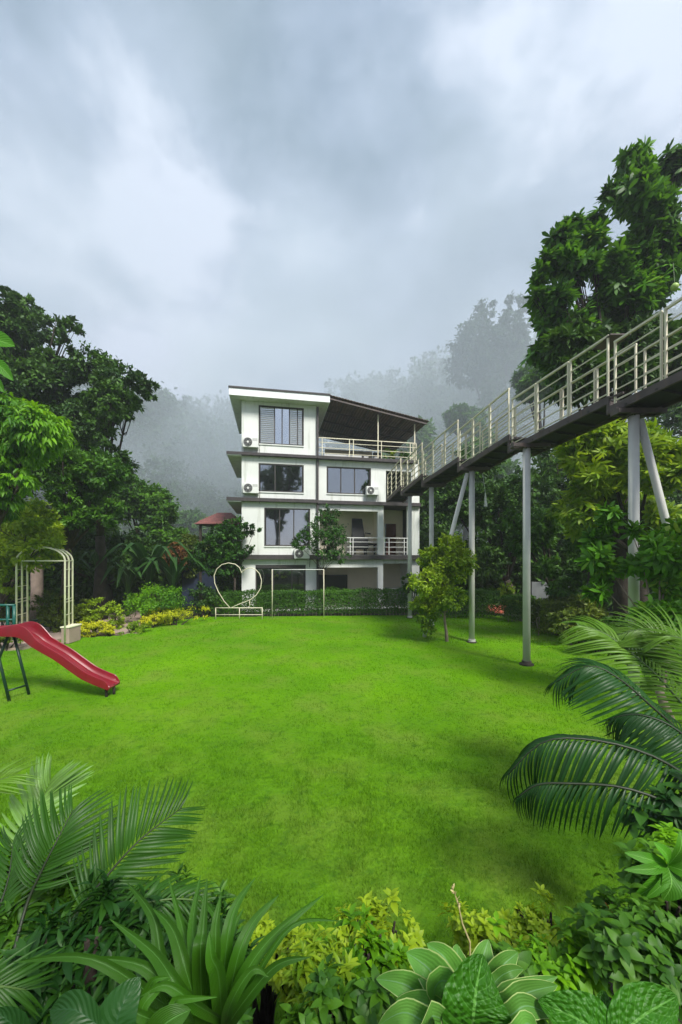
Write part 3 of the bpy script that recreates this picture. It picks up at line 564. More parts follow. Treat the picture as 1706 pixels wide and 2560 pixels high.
# ---------------------------------------------------------------- footbridge
fb = empty('footbridge', (0, 0, 0), 0, 'long elevated steel footbridge with cream railings leading to the house', 'footbridge')
ST = [(2.63, 21.3, 3.2), (3.03, 18.9, 3.2), (3.55, 16.3, 3.2), (4.28, 13.6, 3.15), (4.95, 10.95, 3.1), (5.95, 8.25, 3.2), (6.95, 5.2, 3.25), (7.9, 2.3, 3.3)]
ST = [Vector((x, y, z+HC)) for x, y, z in ST]; BW = 1.0
for i in range(7):
    a, b = ST[i], ST[i+1]; d = (b-a); d.z = 0; Lh = d.length; d.normalize(); sid = Vector((-d.y, d.x, 0));                 # towards +x
    if sid.x < 0: sid = -sid
    rise = .34 if i < 6 else .3; b2 = a + d*(Lh+.02); b2.z = a.z + rise; bh = .17
    dk = MB(); off = sid*.06; z9 = Vector((0, 0, bh-.05)); z8 = Vector((0, 0, bh-.09))
    dk.hexa([a+off+z8, a+sid*(BW-.06)+z8, b2+sid*(BW-.06)+z8, b2+off+z8, a+off+z9, a+sid*(BW-.06)+z9, b2+sid*(BW-.06)+z9, b2+off+z9])
    span = dk.build('span', M_['under'], fb)
    for s_ in (0.0, BW-.06):
        o0 = sid*s_; bm_ = MB(); w = sid*.06; h = Vector((0, 0, bh)); bm_.hexa([a+o0, b2+o0, b2+o0+w, a+o0+w, a+o0+h, b2+o0+h, b2+o0+w+h, a+o0+w+h])
        # end plate of the channel
        bm_.build('side_beam', M_['beam'], span)
    ep = MB(); ep.hexa([a-d*.03, a+sid*BW-d*.03, a+sid*BW, a, a-d*.03+Vector((0,0,.36)), a+sid*BW-d*.03+Vector((0,0,.36)), a+sid*BW+Vector((0,0,.36)), a+Vector((0,0,.36))]); 
    st_ = MB()
    for s_ in (0, BW-.05): o0 = sid*s_; st_.bar(a+o0+sid*.025, a+o0+sid*.025+Vector((0,0,.38)), .05, .06); st_.bar(a+o0+sid*.025+Vector((0,0,.36)), a+d*.32+o0+sid*.025+Vector((0,0,.36)), .05, .04)
    st_.bar(a+Vector((0,0,.2)), a+sid*BW+Vector((0,0,.2)), .03, .2); st_.build('step_frame', M_['beam'], span)
    cb = MB()
    for t in (.12, .3, .48, .66, .84): q = a.lerp(b2, t); cb.bar(q+Vector((0,0,.04)), q+sid*BW+Vector((0,0,.04)), .05, .05)
    cb.build('cross_beams', M_['under'], span)
    RH = 1.36; n_p = 3
    for s_ in (.03, BW-.03):
        for j in range(n_p):
            t0 = j/n_p + (.045 if j == 0 else .012); t1 = (j+1)/n_p - .012
            p = a.lerp(b2, t0) + sid*s_ + Vector((0,0,bh)); q = a.lerp(b2, t1) + sid*s_ + Vector((0,0,bh)); up = Vector((0,0,1)); pm = MB()
            pm.bar(p-up*.06, p+up*RH, .036, .038); pm.bar(q-up*.06, q+up*RH, .036, .038)
            pm.bar(p+up*RH-d*.02, q+up*RH+d*.02, .05, .045)
            for fz in (.80, .60, .40, .22, .05): pm.bar(p+up*RH*fz, q+up*RH*fz, .022, .024)
            pm.build('railing_panel', M_['rail'], span)
        if s_ < .1 and i in (5, 4, 3): pass
# landing towards the house wall
PO = [(1025, 18.5, None), (1079, 16.2, None), (1180, 13.2, -1), (1317, 10.45, None), (1585, 8.05, 1)]
for k, (px, d, br) in enumerate(PO):
    x = (px-CX)/F*d; zt = 6.17; 
    p = MB().tube([(x, d, -.3), (x, d, zt-.08)], .1, 20).build('support_post', M_['post'], fb, True)
    MB().box(x-.15, x+.15, d-.15, d+.15, zt-.079, zt-.05).build('head_plate', M_['beam'], p)
    hb = MB(); hb.box(x-.42, x+.62, d-.13, d-.06, zt-.05, zt+.05); hb.box(x-.42, x+.62, d+.06, d+.13, zt-.05, zt+.05); hb.box(x-.1, x+.1, d-.06, d+.06, zt-.05, zt+.09); hb.box(x-.42, x-.36, d-.06, d+.06, zt-.05, zt+.1); hb.box(x+.5, x+.56, d-.06, d+.06, zt-.05, zt+.1); hb.build('cross_head', M_['beam'], p)
    MB().tube([(x, d, -.02), (x, d, .1)], .128, 20).build('base_collar', M_['beam'] if k == 3 else M_['post'], p)
    MB().tube([(x, d, -.1), (x, d, .018), (x, d, .03)], [.2, .19, .15], 14).build('footing', M_['soil'], p)
    bo = MB()
    for t in range(6): a = t*1.047; bo.tube([(x+.118*math.cos(a), d+.118*math.sin(a), zt-.1), (x+.118*math.cos(a), d+.118*math.sin(a), zt-.04)], .012, 6)
    bo.build('bolts', M_['beam'], p)
    if br:
        if br < 0: tp = Vector((x-.16, d, zt-.15)); ft = at(1112, 1421, d); ft = tp + (ft-tp)*1.75; ft.y = d+.5
        else: tp = at(1600, 1050, d); ft = at(1680, 1362, d); ft = tp + (ft-tp)*1.6
        MB().tube([ft, tp], .075, 14).build('brace', M_['post'], p, True)
# small shelf plate on the bridge
pl = at(1527, 835, 8.15); MB().box(pl.x, pl.x+.45, pl.y+.0, pl.y+.6, pl.z-.012, pl.z+.012).build('shelf_plate', M_['beam'], fb)
# ---------------------------------------------------------------- slide
def P6(x, y, d): return at(x*.204, 1340+y*.204, d)
sl_ = empty('slide', (0, 0, 0), 0, 'red plastic playground slide on green legs at the lawn left edge', 'slide')
prof = [(-330, 1240), (-150, 1232), (0, 1225), (130, 1228), (240, 1238), (330, 1290), (420, 1360), (560, 1440), (700, 1522), (850, 1630), (1000, 1735), (1120, 1795), (1240, 1845), (1300, 1868), (1345, 1885)]
PR = [P6(x, y-10, 7.95) for x, y in prof]; PR = [(p.x, p.z) for p in PR]
def smooth(pts, k=4):
    out = []; n = len(pts)
    for i in range(n-1):
        p0, p1, p2, p3 = [np.array(pts[max(0, min(n-1, i+o))]) for o in (-1, 0, 1, 2)]
        for j in range(k): t = j/k; out.append(tuple(.5*((2*p1)+(-p0+p2)*t+(2*p0-5*p1+4*p2-p3)*t*t+(-p0+3*p1-3*p2+p3)*t**3)))
    out.append(tuple(pts[-1])); return out
def wallh(i, n):
    t = i/(n-1); h = .19 + .16*math.exp(-((t-.36)/.07)**2)*1 + .05*math.sin(t*25)*0
    if t > .86: h *= max(.12, 1-(t-.86)/.14*.9)
    return h
pr = smooth(PR, 5); n = len(pr); rows = []; WS = .5; yc = 8.2
for i, (x, z) in enumerate(pr):
    a = pr[min(i+1, n-1)]; b = pr[max(i-1, 0)]; tx, tz = a[0]-b[0], a[1]-b[1]; l = math.hypot(tx, tz); nx, nz = -tz/l, tx/l; h = wallh(i, n); t = i/(n-1)
    h = .19 + .13*math.exp(-((x+6.95)/.26)**2)
    if t > .87: h *= max(.1, 1-((t-.87)/.13)**1.5*.92)
    h = h*.74; cs = [(-.30, -.02), (-.31, h-.012), (-.303, h+.006), (-.288, h+.012), (-.272, h+.002), (-.262, h*.6), (-.235, .055), (-.2, .03), (-.12, .024), (0, .022), (.12, .024), (.2, .03), (.235, .055), (.262, h*.6), (.272, h+.002), (.288, h+.012), (.303, h+.006), (.31, h-.012), (.30, -.02), (.26, -.02), (0, -.012), (-.26, -.02)]
    rows.append([(x+nx*q, yc+p*.68-.09, z+nz*q) for p, q in cs])
m = MB().grid(rows, True); k = len(rows[0]); m.f.append(list(range(k))); m.f.append([(n-1)*k + j for j in range(k)][::-1]); ch_ = m.build('chute', M_['red'], sl_, True); ch_.data.set_sharp_from_angle(angle=R(38))
def tb(name, pts, r, mm): return MB().tube(pts, r, 12).build(name, M_[mm], sl_, True)
f1 = gp(24.5, 1750); f2 = gp(74, 1734)
tp1 = Vector((f1.x-.42, f1.y+.08, 1.35)); tp2 = Vector((f2.x-.36, f2.y, 1.36))
tb('leg', [f1-Vector((0,0,.05)), tp1], .028, 'darkgreen'); tb('leg', [f2-Vector((0,0,.05)), tp2], .028, 'darkgreen')
tb('leg', [Vector((f2.x-1.0, f2.y, -.05)), tp2+Vector((-.08,0,.0))], .028, 'darkgreen'); tb('leg', [Vector((f1.x-1.25, f1.y, -.05)), tp1+Vector((-.08,0,0))], .028, 'darkgreen')
tb('cross_bar', [f1.lerp(tp1, .14), f2.lerp(tp2, .14)], .02, 'darkgreen')
for fx, fy in ((267, 1741), (286, 1735)): q = gp(fx, fy); tb('foot', [q-Vector((0,0,.04)), q+Vector((-.01,0,.22))], .028, 'bark')
for px in (20, 36): tb('guard_post', [at(px, 1600, 8.75), at(px, 1514, 8.75)], .032, 'green')
tb('guard_rail', [at(-60, 1513, 8.75), at(38, 1513, 8.75)], .03, 'green'); tb('guard_rail', [at(-60, 1549, 8.75), at(36, 1549, 8.75)], .022, 'green')
# ---------------------------------------------------------------- garden arch
ar = empty('garden_arch', (0, 0, 0), 0, 'cream metal garden arch standing on the patio edge', 'garden arch')
AD = 12.9; z0_ = .06
for k in range(3):
    dd = AD + k*.32; xl = (43-CX)/F*AD + k*.02 - .02; sh = -k*.10; xr = (163-CX)/F*AD
    xl, xr = xl+sh, xr+sh; y = dd; zt = HC+(HY-1402)/F*AD; zp = HC+(HY-1368)/F*AD; m = MB()
    pts = [(xl, y, z0_), (xl, y, zt)] + [(xl+(xr-xl)*(1-math.cos(t))/2, y, zt+(zp-zt)*math.sin(t)) for t in np.linspace(.12, math.pi-.12, 15)] + [(xr, y, zt), (xr, y, z0_)]
    m.tube(pts, .03, 8); m.build('arch_frame', M_['archm'], ar, True)
xl = (43-CX)/F*AD; xr = (163-CX)/F*AD; zt = HC+(HY-1402)/F*AD
MB().bar((xl-.08, AD-.03, zt), (xr, AD-.03, zt), .04, .04).build('cross_bar', M_['archm'], ar)
MB().bar((xl, AD, zt+.0), (xl-.2, AD+.64, zt), .035, .035).build('cross_bar', M_['archm'], ar); MB().bar((xr, AD, zt), (xr-.2, AD+.64, zt), .035, .035).build('cross_bar', M_['archm'], ar)
for x in (xl, xr):
    for z in (.25, .6, 1.0, 1.45, 1.55, 2.0, 2.6): MB().bar((x, AD, z), (x-.2, AD+.64, z), .018, .022).build('rung', M_['archm'], ar)
e = empty('planter_box', (xr-.02, AD+.32, 0), 0, 'cream plinth box at the foot of the garden arch', 'planter'); MB().box(-.14, .14, -.3, .3, 0, .55).build('box', M_['paving'], e, bevel=.02); MB().box(-.16, .16, -.32, .32, .55, .6).build('rim', M_['archm'], e, bevel=.01)
q = gp(120, 1566, .06); e = empty('bench', (q.x, q.y, .06), .2, 'low dark green box bench behind the garden arch', 'bench'); MB().hexa([(-.55,-.2,0),(.5,-.2,0),(.5,.2,0),(-.55,.2,0),(-.6,-.2,.3),(.6,-.2,.42),(.6,.2,.42),(-.6,.2,.3)]).build('box', M_['green'], e, bevel=.015)
q = gp(218, 1560, .03); e = empty('flower_pot', (q.x, q.y, .03), 0, 'small terracotta flower pot beside the pink path', 'flower pot'); m = MB(); m.tube([(0,0,0), (0,0,.34), (0,0,.4)], [.11, .16, .18], 16); m.build('pot', M_['terracotta'], e, True); MB().tube([(0,0,.3), (0,0,.75)], .015, 6).build('stem', M_['palebark'], e)
# ---------------------------------------------------------------- heart frame and goal frame
hd = gd(1548); he = empty('heart_frame', (0, 0, 0), 0, 'white wire heart standing on a rectangular base frame before the hedge', 'heart frame')
zx = lambda x, y: at(480+x*.3954, 940+y*.3954, hd)
hpts = [(243,1467),(205,1425),(168,1365),(145,1310),(141,1262),(158,1220),(190,1192),(232,1182),(275,1190),(302,1212),(316,1246),(330,1228),(352,1215),(378,1213),(405,1225),(428,1250),(441,1290),(436,1340),(408,1385),(370,1415),(300,1442),(243,1467)]
MB().tube([zx(*p) for p in hpts], .02, 8).build('heart', M_['rail'], he, True)
b_ = MB(); z1 = zx(150, 1466).z
for x in (151, 301, 445): q = zx(x, 1466); b_.tube([(q.x, hd, -.03), (q.x, hd, z1)], .022, 6)
a_, c_ = zx(148, 0).x, zx(448, 0).x; b_.tube([(a_, hd, z1), (c_, hd, z1)], .024, 6); b_.tube([(a_, hd, .22), (c_, hd, .22)], .018, 6); q = zx(366, 1420); b_.tube([(q.x, hd, z1), (q.x, hd, q.z)], .02, 6); b_.build('base_frame', M_['rail'], he, True)
gd_ = gd(1544); ge = empty('pole_frame', (0, 0, 0), 0, 'tall white rectangular pole frame standing in front of the hedge', 'pole frame')
xa, xb = at(681, 0, gd_).x, at(810, 0, gd_).x; zt = at(0, 1423, gd_).z
for x in (xa, xb): MB().tube([(x, gd_, -.05), (x, gd_, zt)], .02, 8).build('pole', M_['rail'], ge, True)
MB().tube([(xa, gd_, zt-.02), (xb, gd_, zt-.02)], .016, 8).build('cross_bar', M_['white'], ge, True)
# ---------------------------------------------------------------- hedge and beds
def hedge(px0, px1, yt, d, label, lm='hedge', n=9000, depth=.8, size=.075, base=.15):
    a, b = at(px0, 0, d).x, at(px1, 0, d).x; zt = at(0, yt, d).z; e = empty('hedge', ((a+b)/2, d, 0), 0, label, 'hedge', None)
    k = max(2, int((b-a)/.55)); bl = [((a-b)/2 + (b-a)*(i+.5)/k, RS.uniform(-.06,.06), base+(zt-base)*.55, .42, depth/2, (zt-base)*.47*RS.uniform(.94,1.06)) for i in range(k)]
    # box-like body: leaves over the faces of a rounded block
    u = RS.uniform(-1,1,(n,3)); ax = RS.randint(0,3,n); s = np.sign(RS.uniform(-1,1,n)); ax[ax==0] = 1; idx = np.arange(n); u[idx,ax] = s*RS.uniform(.75,1.03,n)
    from mathutils import noise as mn
    hw = (b-a)/2; P = np.c_[u[:,0]*hw, u[:,1]*depth/2, base+(zt-base)*.5+u[:,2]*(zt-base)*.5]
    wob = np.array([mn.noise(Vector((p[0]*1.6+px0, p[1]*2, p[2]*2))) for p in P]); P[:,1] += np.sign(u[:,1])*wob*.14; P[:,2] += wob*.13*(u[:,2] > 0)
    N = np.c_[u[:,0]*.1, u[:,1], u[:,2]*.8+.3] + unit(n)*.6; L = size*RS.uniform(.6,1.3,n)
    low = (P[:,2] < base+.25) & (RS.rand(n) < .5); P = P[~low]; N = N[~low]; L = L[~low]
    link('foliage', soup('foliage', T_DIA, P, unit(len(P))+np.array([0,0,.3]), N, L, L*.7), e, LM[lm])
    m = MB(); 
    for i in range(k*3): x = (a-b)/2+(b-a)*(i+.5)/(k*3); m.tube([(x, RS.uniform(-.2,.2), -.05), (x+RS.uniform(-.08,.08), RS.uniform(-.2,.2), base+.5)], .016, 5)
    m.build('stems', M_['palebark'], e); return e
hedge(560, 815, 1478, 19.3, 'clipped green hedge below the ground floor patio door', n=15000)
hedge(815, 1060, 1474, 19.4, 'clipped green hedge between the pole frame and the first bridge post', n=15000)
hedge(1095, 1243, 1474, 18.6, 'rounded hedge end behind the small tree under the bridge', n=9000)
hedge(1262, 1332, 1490, 17.5, 'short hedge block right of the red path', n=5000, lm='mid'); hedge(1335, 1490, 1500, 14.6, 'uneven shrub hedge along the right lawn edge', n=9000, lm='olive', depth=1.2, size=.1)
# ---------------------------------------------------------------- trees
def cl(px, py, w, h, d, n, r=.5, seed=0, dep=None):
    """n overlapping blobs filling an ellipse of w x h pixels"""
    rg = np.random.RandomState(seed+17); out = []
    for i in range(n):
        a = rg.uniform(0, 6.283); q = math.sqrt(rg.uniform(0, 1))*.72; rp = min(w, h)*.5*r*rg.uniform(.75, 1.3); dd = d + rg.uniform(-.5,.5)*(dep if dep else w/F*d*.6)
        out.append(pblob(px + math.cos(a)*q*w/2, py + math.sin(a)*q*h/2, rp, dd, fz=.8))
    return out
# tall dark trees on the left
tree('tree', 'tallest dark tree at the left picture edge above the garden arch', 'tree', at(20, 1395, 19)-Vector((0,0,3)), cl(40, 860, 200, 190, 18.5, 7, .5, 1)+cl(130, 900, 150, 190, 18, 6, .45, 2)+cl(60, 1010, 200, 180, 18, 6, .6, 3)+[pblob(62, 775, 34, 18), pblob(15, 760, 34, 18), pblob(165, 825, 30, 18)], 30000, .23, 'dark', r0=.3, group='tall trees left of the lawn', clump=.3, per=45, k=5)
tree('tree', 'dark tree with a bough reaching right towards the misty hills', 'tree', at(250, 1395, 18)-Vector((0,0,3)), cl(240, 990, 200, 190, 17.5, 8, .5, 4)+cl(200, 1130, 210, 200, 17.5, 7, .6, 5)+cl(270, 1200, 150, 240, 18, 7, .5, 6)+[pblob(345, 965, 30, 17.5), pblob(375, 975, 20, 17.5), pblob(322, 1020, 34, 17.5), pblob(270, 920, 28, 17.5), pblob(225, 935, 30, 17.5)], 34000, .21, 'dark', r0=.28, group='tall trees left of the lawn', k=5)
tree('tree', 'light green drooping tree at the far left under the dark trees', 'tree', at(-70, 1395, 11)-Vector((0,0,3)), cl(30, 1090, 200, 200, 11, 9, .5, 7)+cl(20, 1230, 180, 150, 11, 6, .5, 8), 16000, .26, 'bright', T=T_LEAF, asp=.3, droop=1.1, r0=.2, per=30)
tree('tree', 'mid green rounded tree in front of the tall dark trees', 'tree', at(150, 1395, 15.5)-Vector((0,0,3)), cl(190, 1190, 220, 170, 15.5, 9, .5, 9)+cl(240, 1270, 160, 120, 15.5, 6, .5, 10), 17000, .19, 'mid', r0=.18, group=None, asp=.5)
tree('tree', 'yellow green tree behind the garden arch left leg', 'tree', at(-30, 1395, 13.6)-Vector((0,0,3)), cl(50, 1350, 190, 180, 14, 9, .55, 11)+cl(0, 1440, 110, 160, 14, 5, .55, 12), 15000, .17, 'lime', r0=.14)
tree('tree', 'hazy green tree on the slope between dark tree and misty hill', 'tree', at(360, 1395, 27)-Vector((0,0,3)), cl(350, 1270, 160, 200, 27, 8, .5, 13)+cl(420, 1330, 120, 120, 26, 5, .55, 14), 16000, .28, 'mid', r0=.25)
tree('tree', 'dark tree filling the shade between arch and banana plants', 'tree', at(280, 1395, 20.5)-Vector((0,0,3)), cl(200, 1370, 330, 180, 21, 12, .5, 15)+cl(330, 1400, 170, 150, 21, 7, .5, 16), 22000, .24, 'dark', r0=.25)
tree('tree', 'pale green tree above the pavilion and left banana plants', 'tree', at(470, 1395, 24)-Vector((0,0,3)), cl(480, 1385, 100, 110, 23.5, 7, .5, 17), 7000, .19, 'olive', r0=.14)
# pale trunk behind the arch
e = empty('tree', gp(92, 1548), 0, 'pale bare trunk seen through the garden arch', 'tree'); q = gp(92, 1548); m = MB(); m.tube([(0,0,-.1), (.03,0,1.5), (.0,0,3.4), (.1,.1,5)], [.27, .25, .26, .2], 14).build('trunk', M_['palebark'], e, True)
link('crown', crown('crown', [(.1,.3,5.1,1.2,1.2,.7)], 2500, .17), e, LM['olive'])
# small trees in front of the house
tree('tree', 'dark flat layered tree behind the heart frame', 'tree', at(598, 1395, 19.9)-Vector((0,0,3)), [pblob(560, 1345, 40, 19.6, fz=.7), pblob(590, 1320, 34, 19.6, fz=.7), pblob(610, 1330, 22, 19.4, fz=.5), pblob(640, 1318, 14, 19.4, fz=.6), pblob(525, 1375, 42, 20, fz=.6), pblob(575, 1385, 44, 19.8, fz=.5), pblob(555, 1415, 50, 20, fz=.45), pblob(605, 1372, 26, 19.5, fz=.5), pblob(500, 1400, 34, 20.2, fz=.7)], 11000, .15, 'glossyd', r0=.07, asp=.6, upn=1.2)
tree('tree', 'slim young tree in front of the first floor window and balcony', 'tree', at(806, 1395, 19.75)-Vector((0,0,3)), [pblob(822, 1285, 26, 19.5), pblob(815, 1315, 34, 19.5), pblob(835, 1335, 34, 19.6), pblob(812, 1360, 38, 19.5), pblob(845, 1370, 32, 19.6), pblob(762, 1350, 30, 19.4, fz=.7), pblob(745, 1358, 20, 19.4, fz=.6), pblob(785, 1335, 24, 19.5), pblob(850, 1390, 18, 19.5)], 5200, .13, 'glossyd', r0=.05, per=25)
tree('tree', 'bushy yellow green tree beside the second bridge post', 'tree', at(1118, 1395, 13.3)-Vector((0,0,3)), cl(1110, 1430, 130, 210, 13.1, 12, .48, 20)+cl(1085, 1510, 90, 110, 13.1, 6, .5, 21)+cl(1150, 1400, 70, 100, 13.2, 4, .5, 22)+cl(1075, 1570, 40, 40, 13.1, 2, .6, 23), 15000, .135, 'lime', r0=.055, per=28, bark='palebark')
# topiary-like plant on the first post
bush('potted_plant', 'small dark leafy tuft hanging on the farthest bridge post', 'plant', at(1021, 1480, 18.1), [pblob(1022, 1452, 17, 18.1), pblob(1020, 1470, 13, 18.1)], 900, .12, 'dark')
# right side
ROS = rosette(8, .35, .26, 3); ROS2 = rosette(7, .2, .3, 5); ROSN = rosette(9, .55, .22, 9)
tree('tree', 'tall broad leaved tree rising above the footbridge at the right', 'tree', at(1560, 1395, 12.5)-Vector((0,0,3)), cl(1600, 500, 190, 200, 12, 8, .33, 30)+cl(1465, 645, 220, 150, 12, 9, .32, 31)+cl(1625, 690, 230, 230, 12.5, 10, .34, 32)+cl(1405, 760, 140, 150, 12, 7, .36, 33)+cl(1500, 790, 120, 120, 12.4, 4, .4, 35)+[pblob(1585, 405, 24, 11.8), pblob(1598, 380, 10, 11.8), pblob(1530, 478, 16, 11.8), pblob(1552, 470, 16, 11.8), pblob(1695, 410, 34, 12.3), pblob(1352, 690, 16, 11.8), pblob(1375, 655, 20, 11.8), pblob(1400, 600, 20, 11.8), pblob(1435, 565, 20, 11.8), pblob(1490, 560, 18, 11.8), pblob(1345, 745, 14, 11.8), pblob(1375, 880, 30, 11.9), pblob(1395, 930, 20, 11.9)], 3900, .38, 'glossy', T=ROS, asp=1, per=5, clump=.62, fill=.35, droop=-.6, jitter=.7, r0=.24, k=4)
tree('tree', 'leafy boughs of a darker tree below the right footbridge span', 'tree', at(1480, 1395, 15)-Vector((0,0,3)), cl(1450, 900, 190, 200, 11.6, 9, .5, 34)+cl(1600, 900, 260, 200, 12, 9, .55, 35), 13000, .3, 'dark', T=T_LEAF, asp=.4, r0=.22)
tree('tree', 'large hazy grey tree on the slope behind the footbridge', 'tree', at(1260, 1395, 60)-Vector((0,0,3)), cl(1240, 880, 210, 230, 58, 12, .45, 36)+cl(1260, 1010, 160, 200, 58, 7, .5, 37)+[pblob(1215, 780, 26, 58), pblob(1290, 765, 28, 58), pblob(1165, 880, 24, 58), pblob(1180, 930, 26, 58)], 26000, .62, 'far', r0=.7, k=4)
tree('tree', 'hazy green tree left of the large grey tree on the slope', 'tree', at(1160, 1395, 40)-Vector((0,0,3)), cl(1160, 1040, 90, 140, 40, 7, .5, 38)+cl(1190, 1110, 120, 90, 40, 5, .5, 39), 11000, .42, 'mid', r0=.35)
tree('tree', 'green misty tree between hazy tree and the tall right tree', 'tree', at(1370, 1395, 32)-Vector((0,0,3)), cl(1345, 960, 110, 170, 32, 7, .5, 40), 9000, .34, 'mid', r0=.3)
tree('tree', 'shadowed dark tree behind the second and third bridge posts', 'tree', at(1290, 1395, 21.5)-Vector((0,0,3)), cl(1160, 1230, 190, 190, 23, 9, .5, 41)+cl(1290, 1250, 220, 200, 22, 10, .5, 42)+cl(1260, 1370, 260, 160, 22, 9, .5, 43), 26000, .26, 'dark', r0=.26, k=4)
tree('tree', 'mid green tree with drooping leaves behind the fourth bridge post', 'tree', at(1400, 1395, 17)-Vector((0,0,3)), cl(1330, 1330, 190, 160, 17, 9, .45, 44)+cl(1400, 1430, 200, 120, 16.5, 7, .45, 45), 13000, .24, 'mid', T=T_LEAF, asp=.4, r0=.17)
tree('tree', 'yellow green large leaved tree under the right end of the footbridge', 'tree', at(1620, 1395, 11.5)-Vector((0,0,3)), cl(1500, 1160, 260, 200, 11.5, 10, .45, 46)+cl(1640, 1130, 220, 200, 11, 8, .5, 47)+cl(1450, 1270, 180, 160, 12, 6, .45, 48)+cl(1600, 1270, 260, 160, 12, 7, .5, 49), 3600, .33, 'lime', T=ROSN, asp=1, per=8, clump=.45, fill=.35, droop=-.2, r0=.2, k=4)
tree('tree', 'dark slanting tree behind the near bridge post with bare lower trunk', 'tree', at(1540, 1560, 13)-Vector((0,0,1.2)), cl(1560, 1380, 260, 200, 13.5, 9, .5, 50), 14000, .26, 'dark', T=T_LEAF, asp=.4, r0=.2)
tree('tree', 'near glossy plant with whorled leaves covering the near bridge post', 'tree', at(1680, 1395, 6.9)-Vector((0,0,3)), cl(1505, 1400, 90, 180, 7.6, 6, .5, 52)+cl(1670, 1370, 130, 210, 7, 7, .5, 53)+cl(1665, 1500, 130, 160, 7, 6, .5, 54)+[pblob(1520, 1290, 24, 7.4), pblob(1582, 1420, 16, 7.3), pblob(1590, 1330, 14, 7.3), pblob(1490, 1490, 18, 7.3), pblob(1665, 1560, 50, 6.8)], 1050, .27, 'glossy', T=ROS, asp=1, per=6, clump=.45, fill=.2, droop=-.45, r0=.07, k=4, bark='palebark')
# belt of dark trees further back so no bare horizon shows
for k, (px, d, w, h, y, lm, lab) in enumerate([(-150, 24, 500, 500, 1080, 'dark', 'dark tree beyond the left picture edge'), (430, 38, 200, 160, 1330, 'mid', 'misty round tree low on the slope left of the pavilion'), (700, 36, 260, 200, 1360, 'dark', 'tree hidden behind the house seen past its left wall'), (1080, 30, 160, 230, 1290, 'dark', 'dark tree right behind the house end'), (1180, 34, 200, 220, 1200, 'mid', 'soft green tree above the bridge deck beside the hazy tree'), (1430, 24, 300, 360, 1240, 'dark', 'dark tree behind the drooping tree at the right lawn edge'), (1750, 22, 420, 620, 1150, 'dark', 'dark tree closing the view beyond the right picture edge'), (1010, 40, 140, 130, 1120, 'mid', 'light bush like tree peeping past the terrace roof')]):
    tree('tree', lab, 'tree', at(px, 1395, d)-Vector((0,0,3)), cl(px, y, w, h, d, 11, .5, 60+k), 14000, .012*d+.06, lm, r0=.2, k=2)
# ---------------------------------------------------------------- garden beds
def pbush(label, px, py, wpx, hpx, lm, n, size, name='shrub', d=None, group=None, nb=5, **kw):
    d = d or gd(py); b = Vector(((px-CX)/F*d, d, 0)); h = hpx/F*d; w = wpx/F*d
    bl = [(b.x+RS.uniform(-.35,.35)*w, b.y+RS.uniform(-.2,.3)*w*.6, h*RS.uniform(.35,.72), w*.27, w*.25, h*.32) for _ in range(nb)]
    return bush(name, label, 'shrub' if name == 'shrub' else 'plant', b, bl, n, size, lm, group=group, **kw)
pbush('bright yellow shrub at the foot of the garden arch', 228, 1590, 95, 42, 'gold', 2600, .08); pbush('pale yellow shrub next to the yellow one at the lawn edge', 270, 1588, 40, 30, 'gold', 900, .08)
pbush('small yellow green palm like shrub between pot and path', 262, 1575, 90, 80, 'lime', 2200, .12); pbush('low green edging shrub along the lawn by the path', 325, 1583, 90, 28, 'lime', 1500, .08)
pbush('large bright green shrub mass right of the path', 400, 1556, 190, 90, 'bright', 7500, .1, nb=9); pbush('yellow green shrub strip below the bright green mass', 440, 1562, 150, 42, 'gold', 2600, .08, nb=7); pbush('yellow shrub at the kerb below the bright mass', 378, 1570, 60, 34, 'gold', 1500, .08)
pbush('grey green shrub seen through the arch opening', 130, 1552, 110, 105, 'olive', 3600, .1, d=14.9); pbush('loose green shrub left of the arch', 15, 1580, 90, 120, 'olive', 3000, .11, d=14.6); pbush('low green tuft of ground plants by the slide legs', 10, 1625, 90, 55, 'olive', 2000, .07)
pbush('dark shrub between bright mass and the heart frame', 510, 1542, 90, 85, 'dark', 3500, .13); pbush('green shrub right of the arch near the pot', 196, 1560, 70, 75, 'olive', 2200, .1, d=15.5)
pbush('reddish brown dead foliage above the left bed', 440, 1480, 90, 90, 'rust', 2200, .2, d=22.5, nb=4).location.z = at(0, 1400, 22.5).z - .9
pbush('leafy dark shrub right of the fourth bridge post', 1440, 1600, 120, 120, 'olive', 3800, .14, d=12.6); pbush('low dark shrub at the right lawn corner', 1500, 1625, 120, 90, 'mid', 3000, .12, d=11.4)
pbush('light green shrub right of the red path', 1265, 1525, 50, 80, 'lime', 1500, .12, d=19.5); pbush('broad dark shrub mass under the near glossy plant', 1660, 1700, 200, 200, 'glossyd', 4200, .16, d=8.4)
# grey garden wall and sheet fence glimpsed in the shade
for lab, x0, x1, y0, y1, d, mm in (('grey block wall in the shade at the right', 1330, 1490, 1455, 1520, 21, 'steelgrey'), ('dark blue sheet fence left of the heart frame', 455, 540, 1425, 1520, 23, 'sheet')):
    a, b = at(x0, y0, d), at(x1, y1, d); o = MB().box(0, b.x-a.x, 0, .12, 0, a.z).build('garden_wall' if mm == 'steelgrey' else 'sheet_fence', M_[mm]); o.location = (a.x, d, 0); tag(o, lab, 'wall' if mm == 'steelgrey' else 'fence')
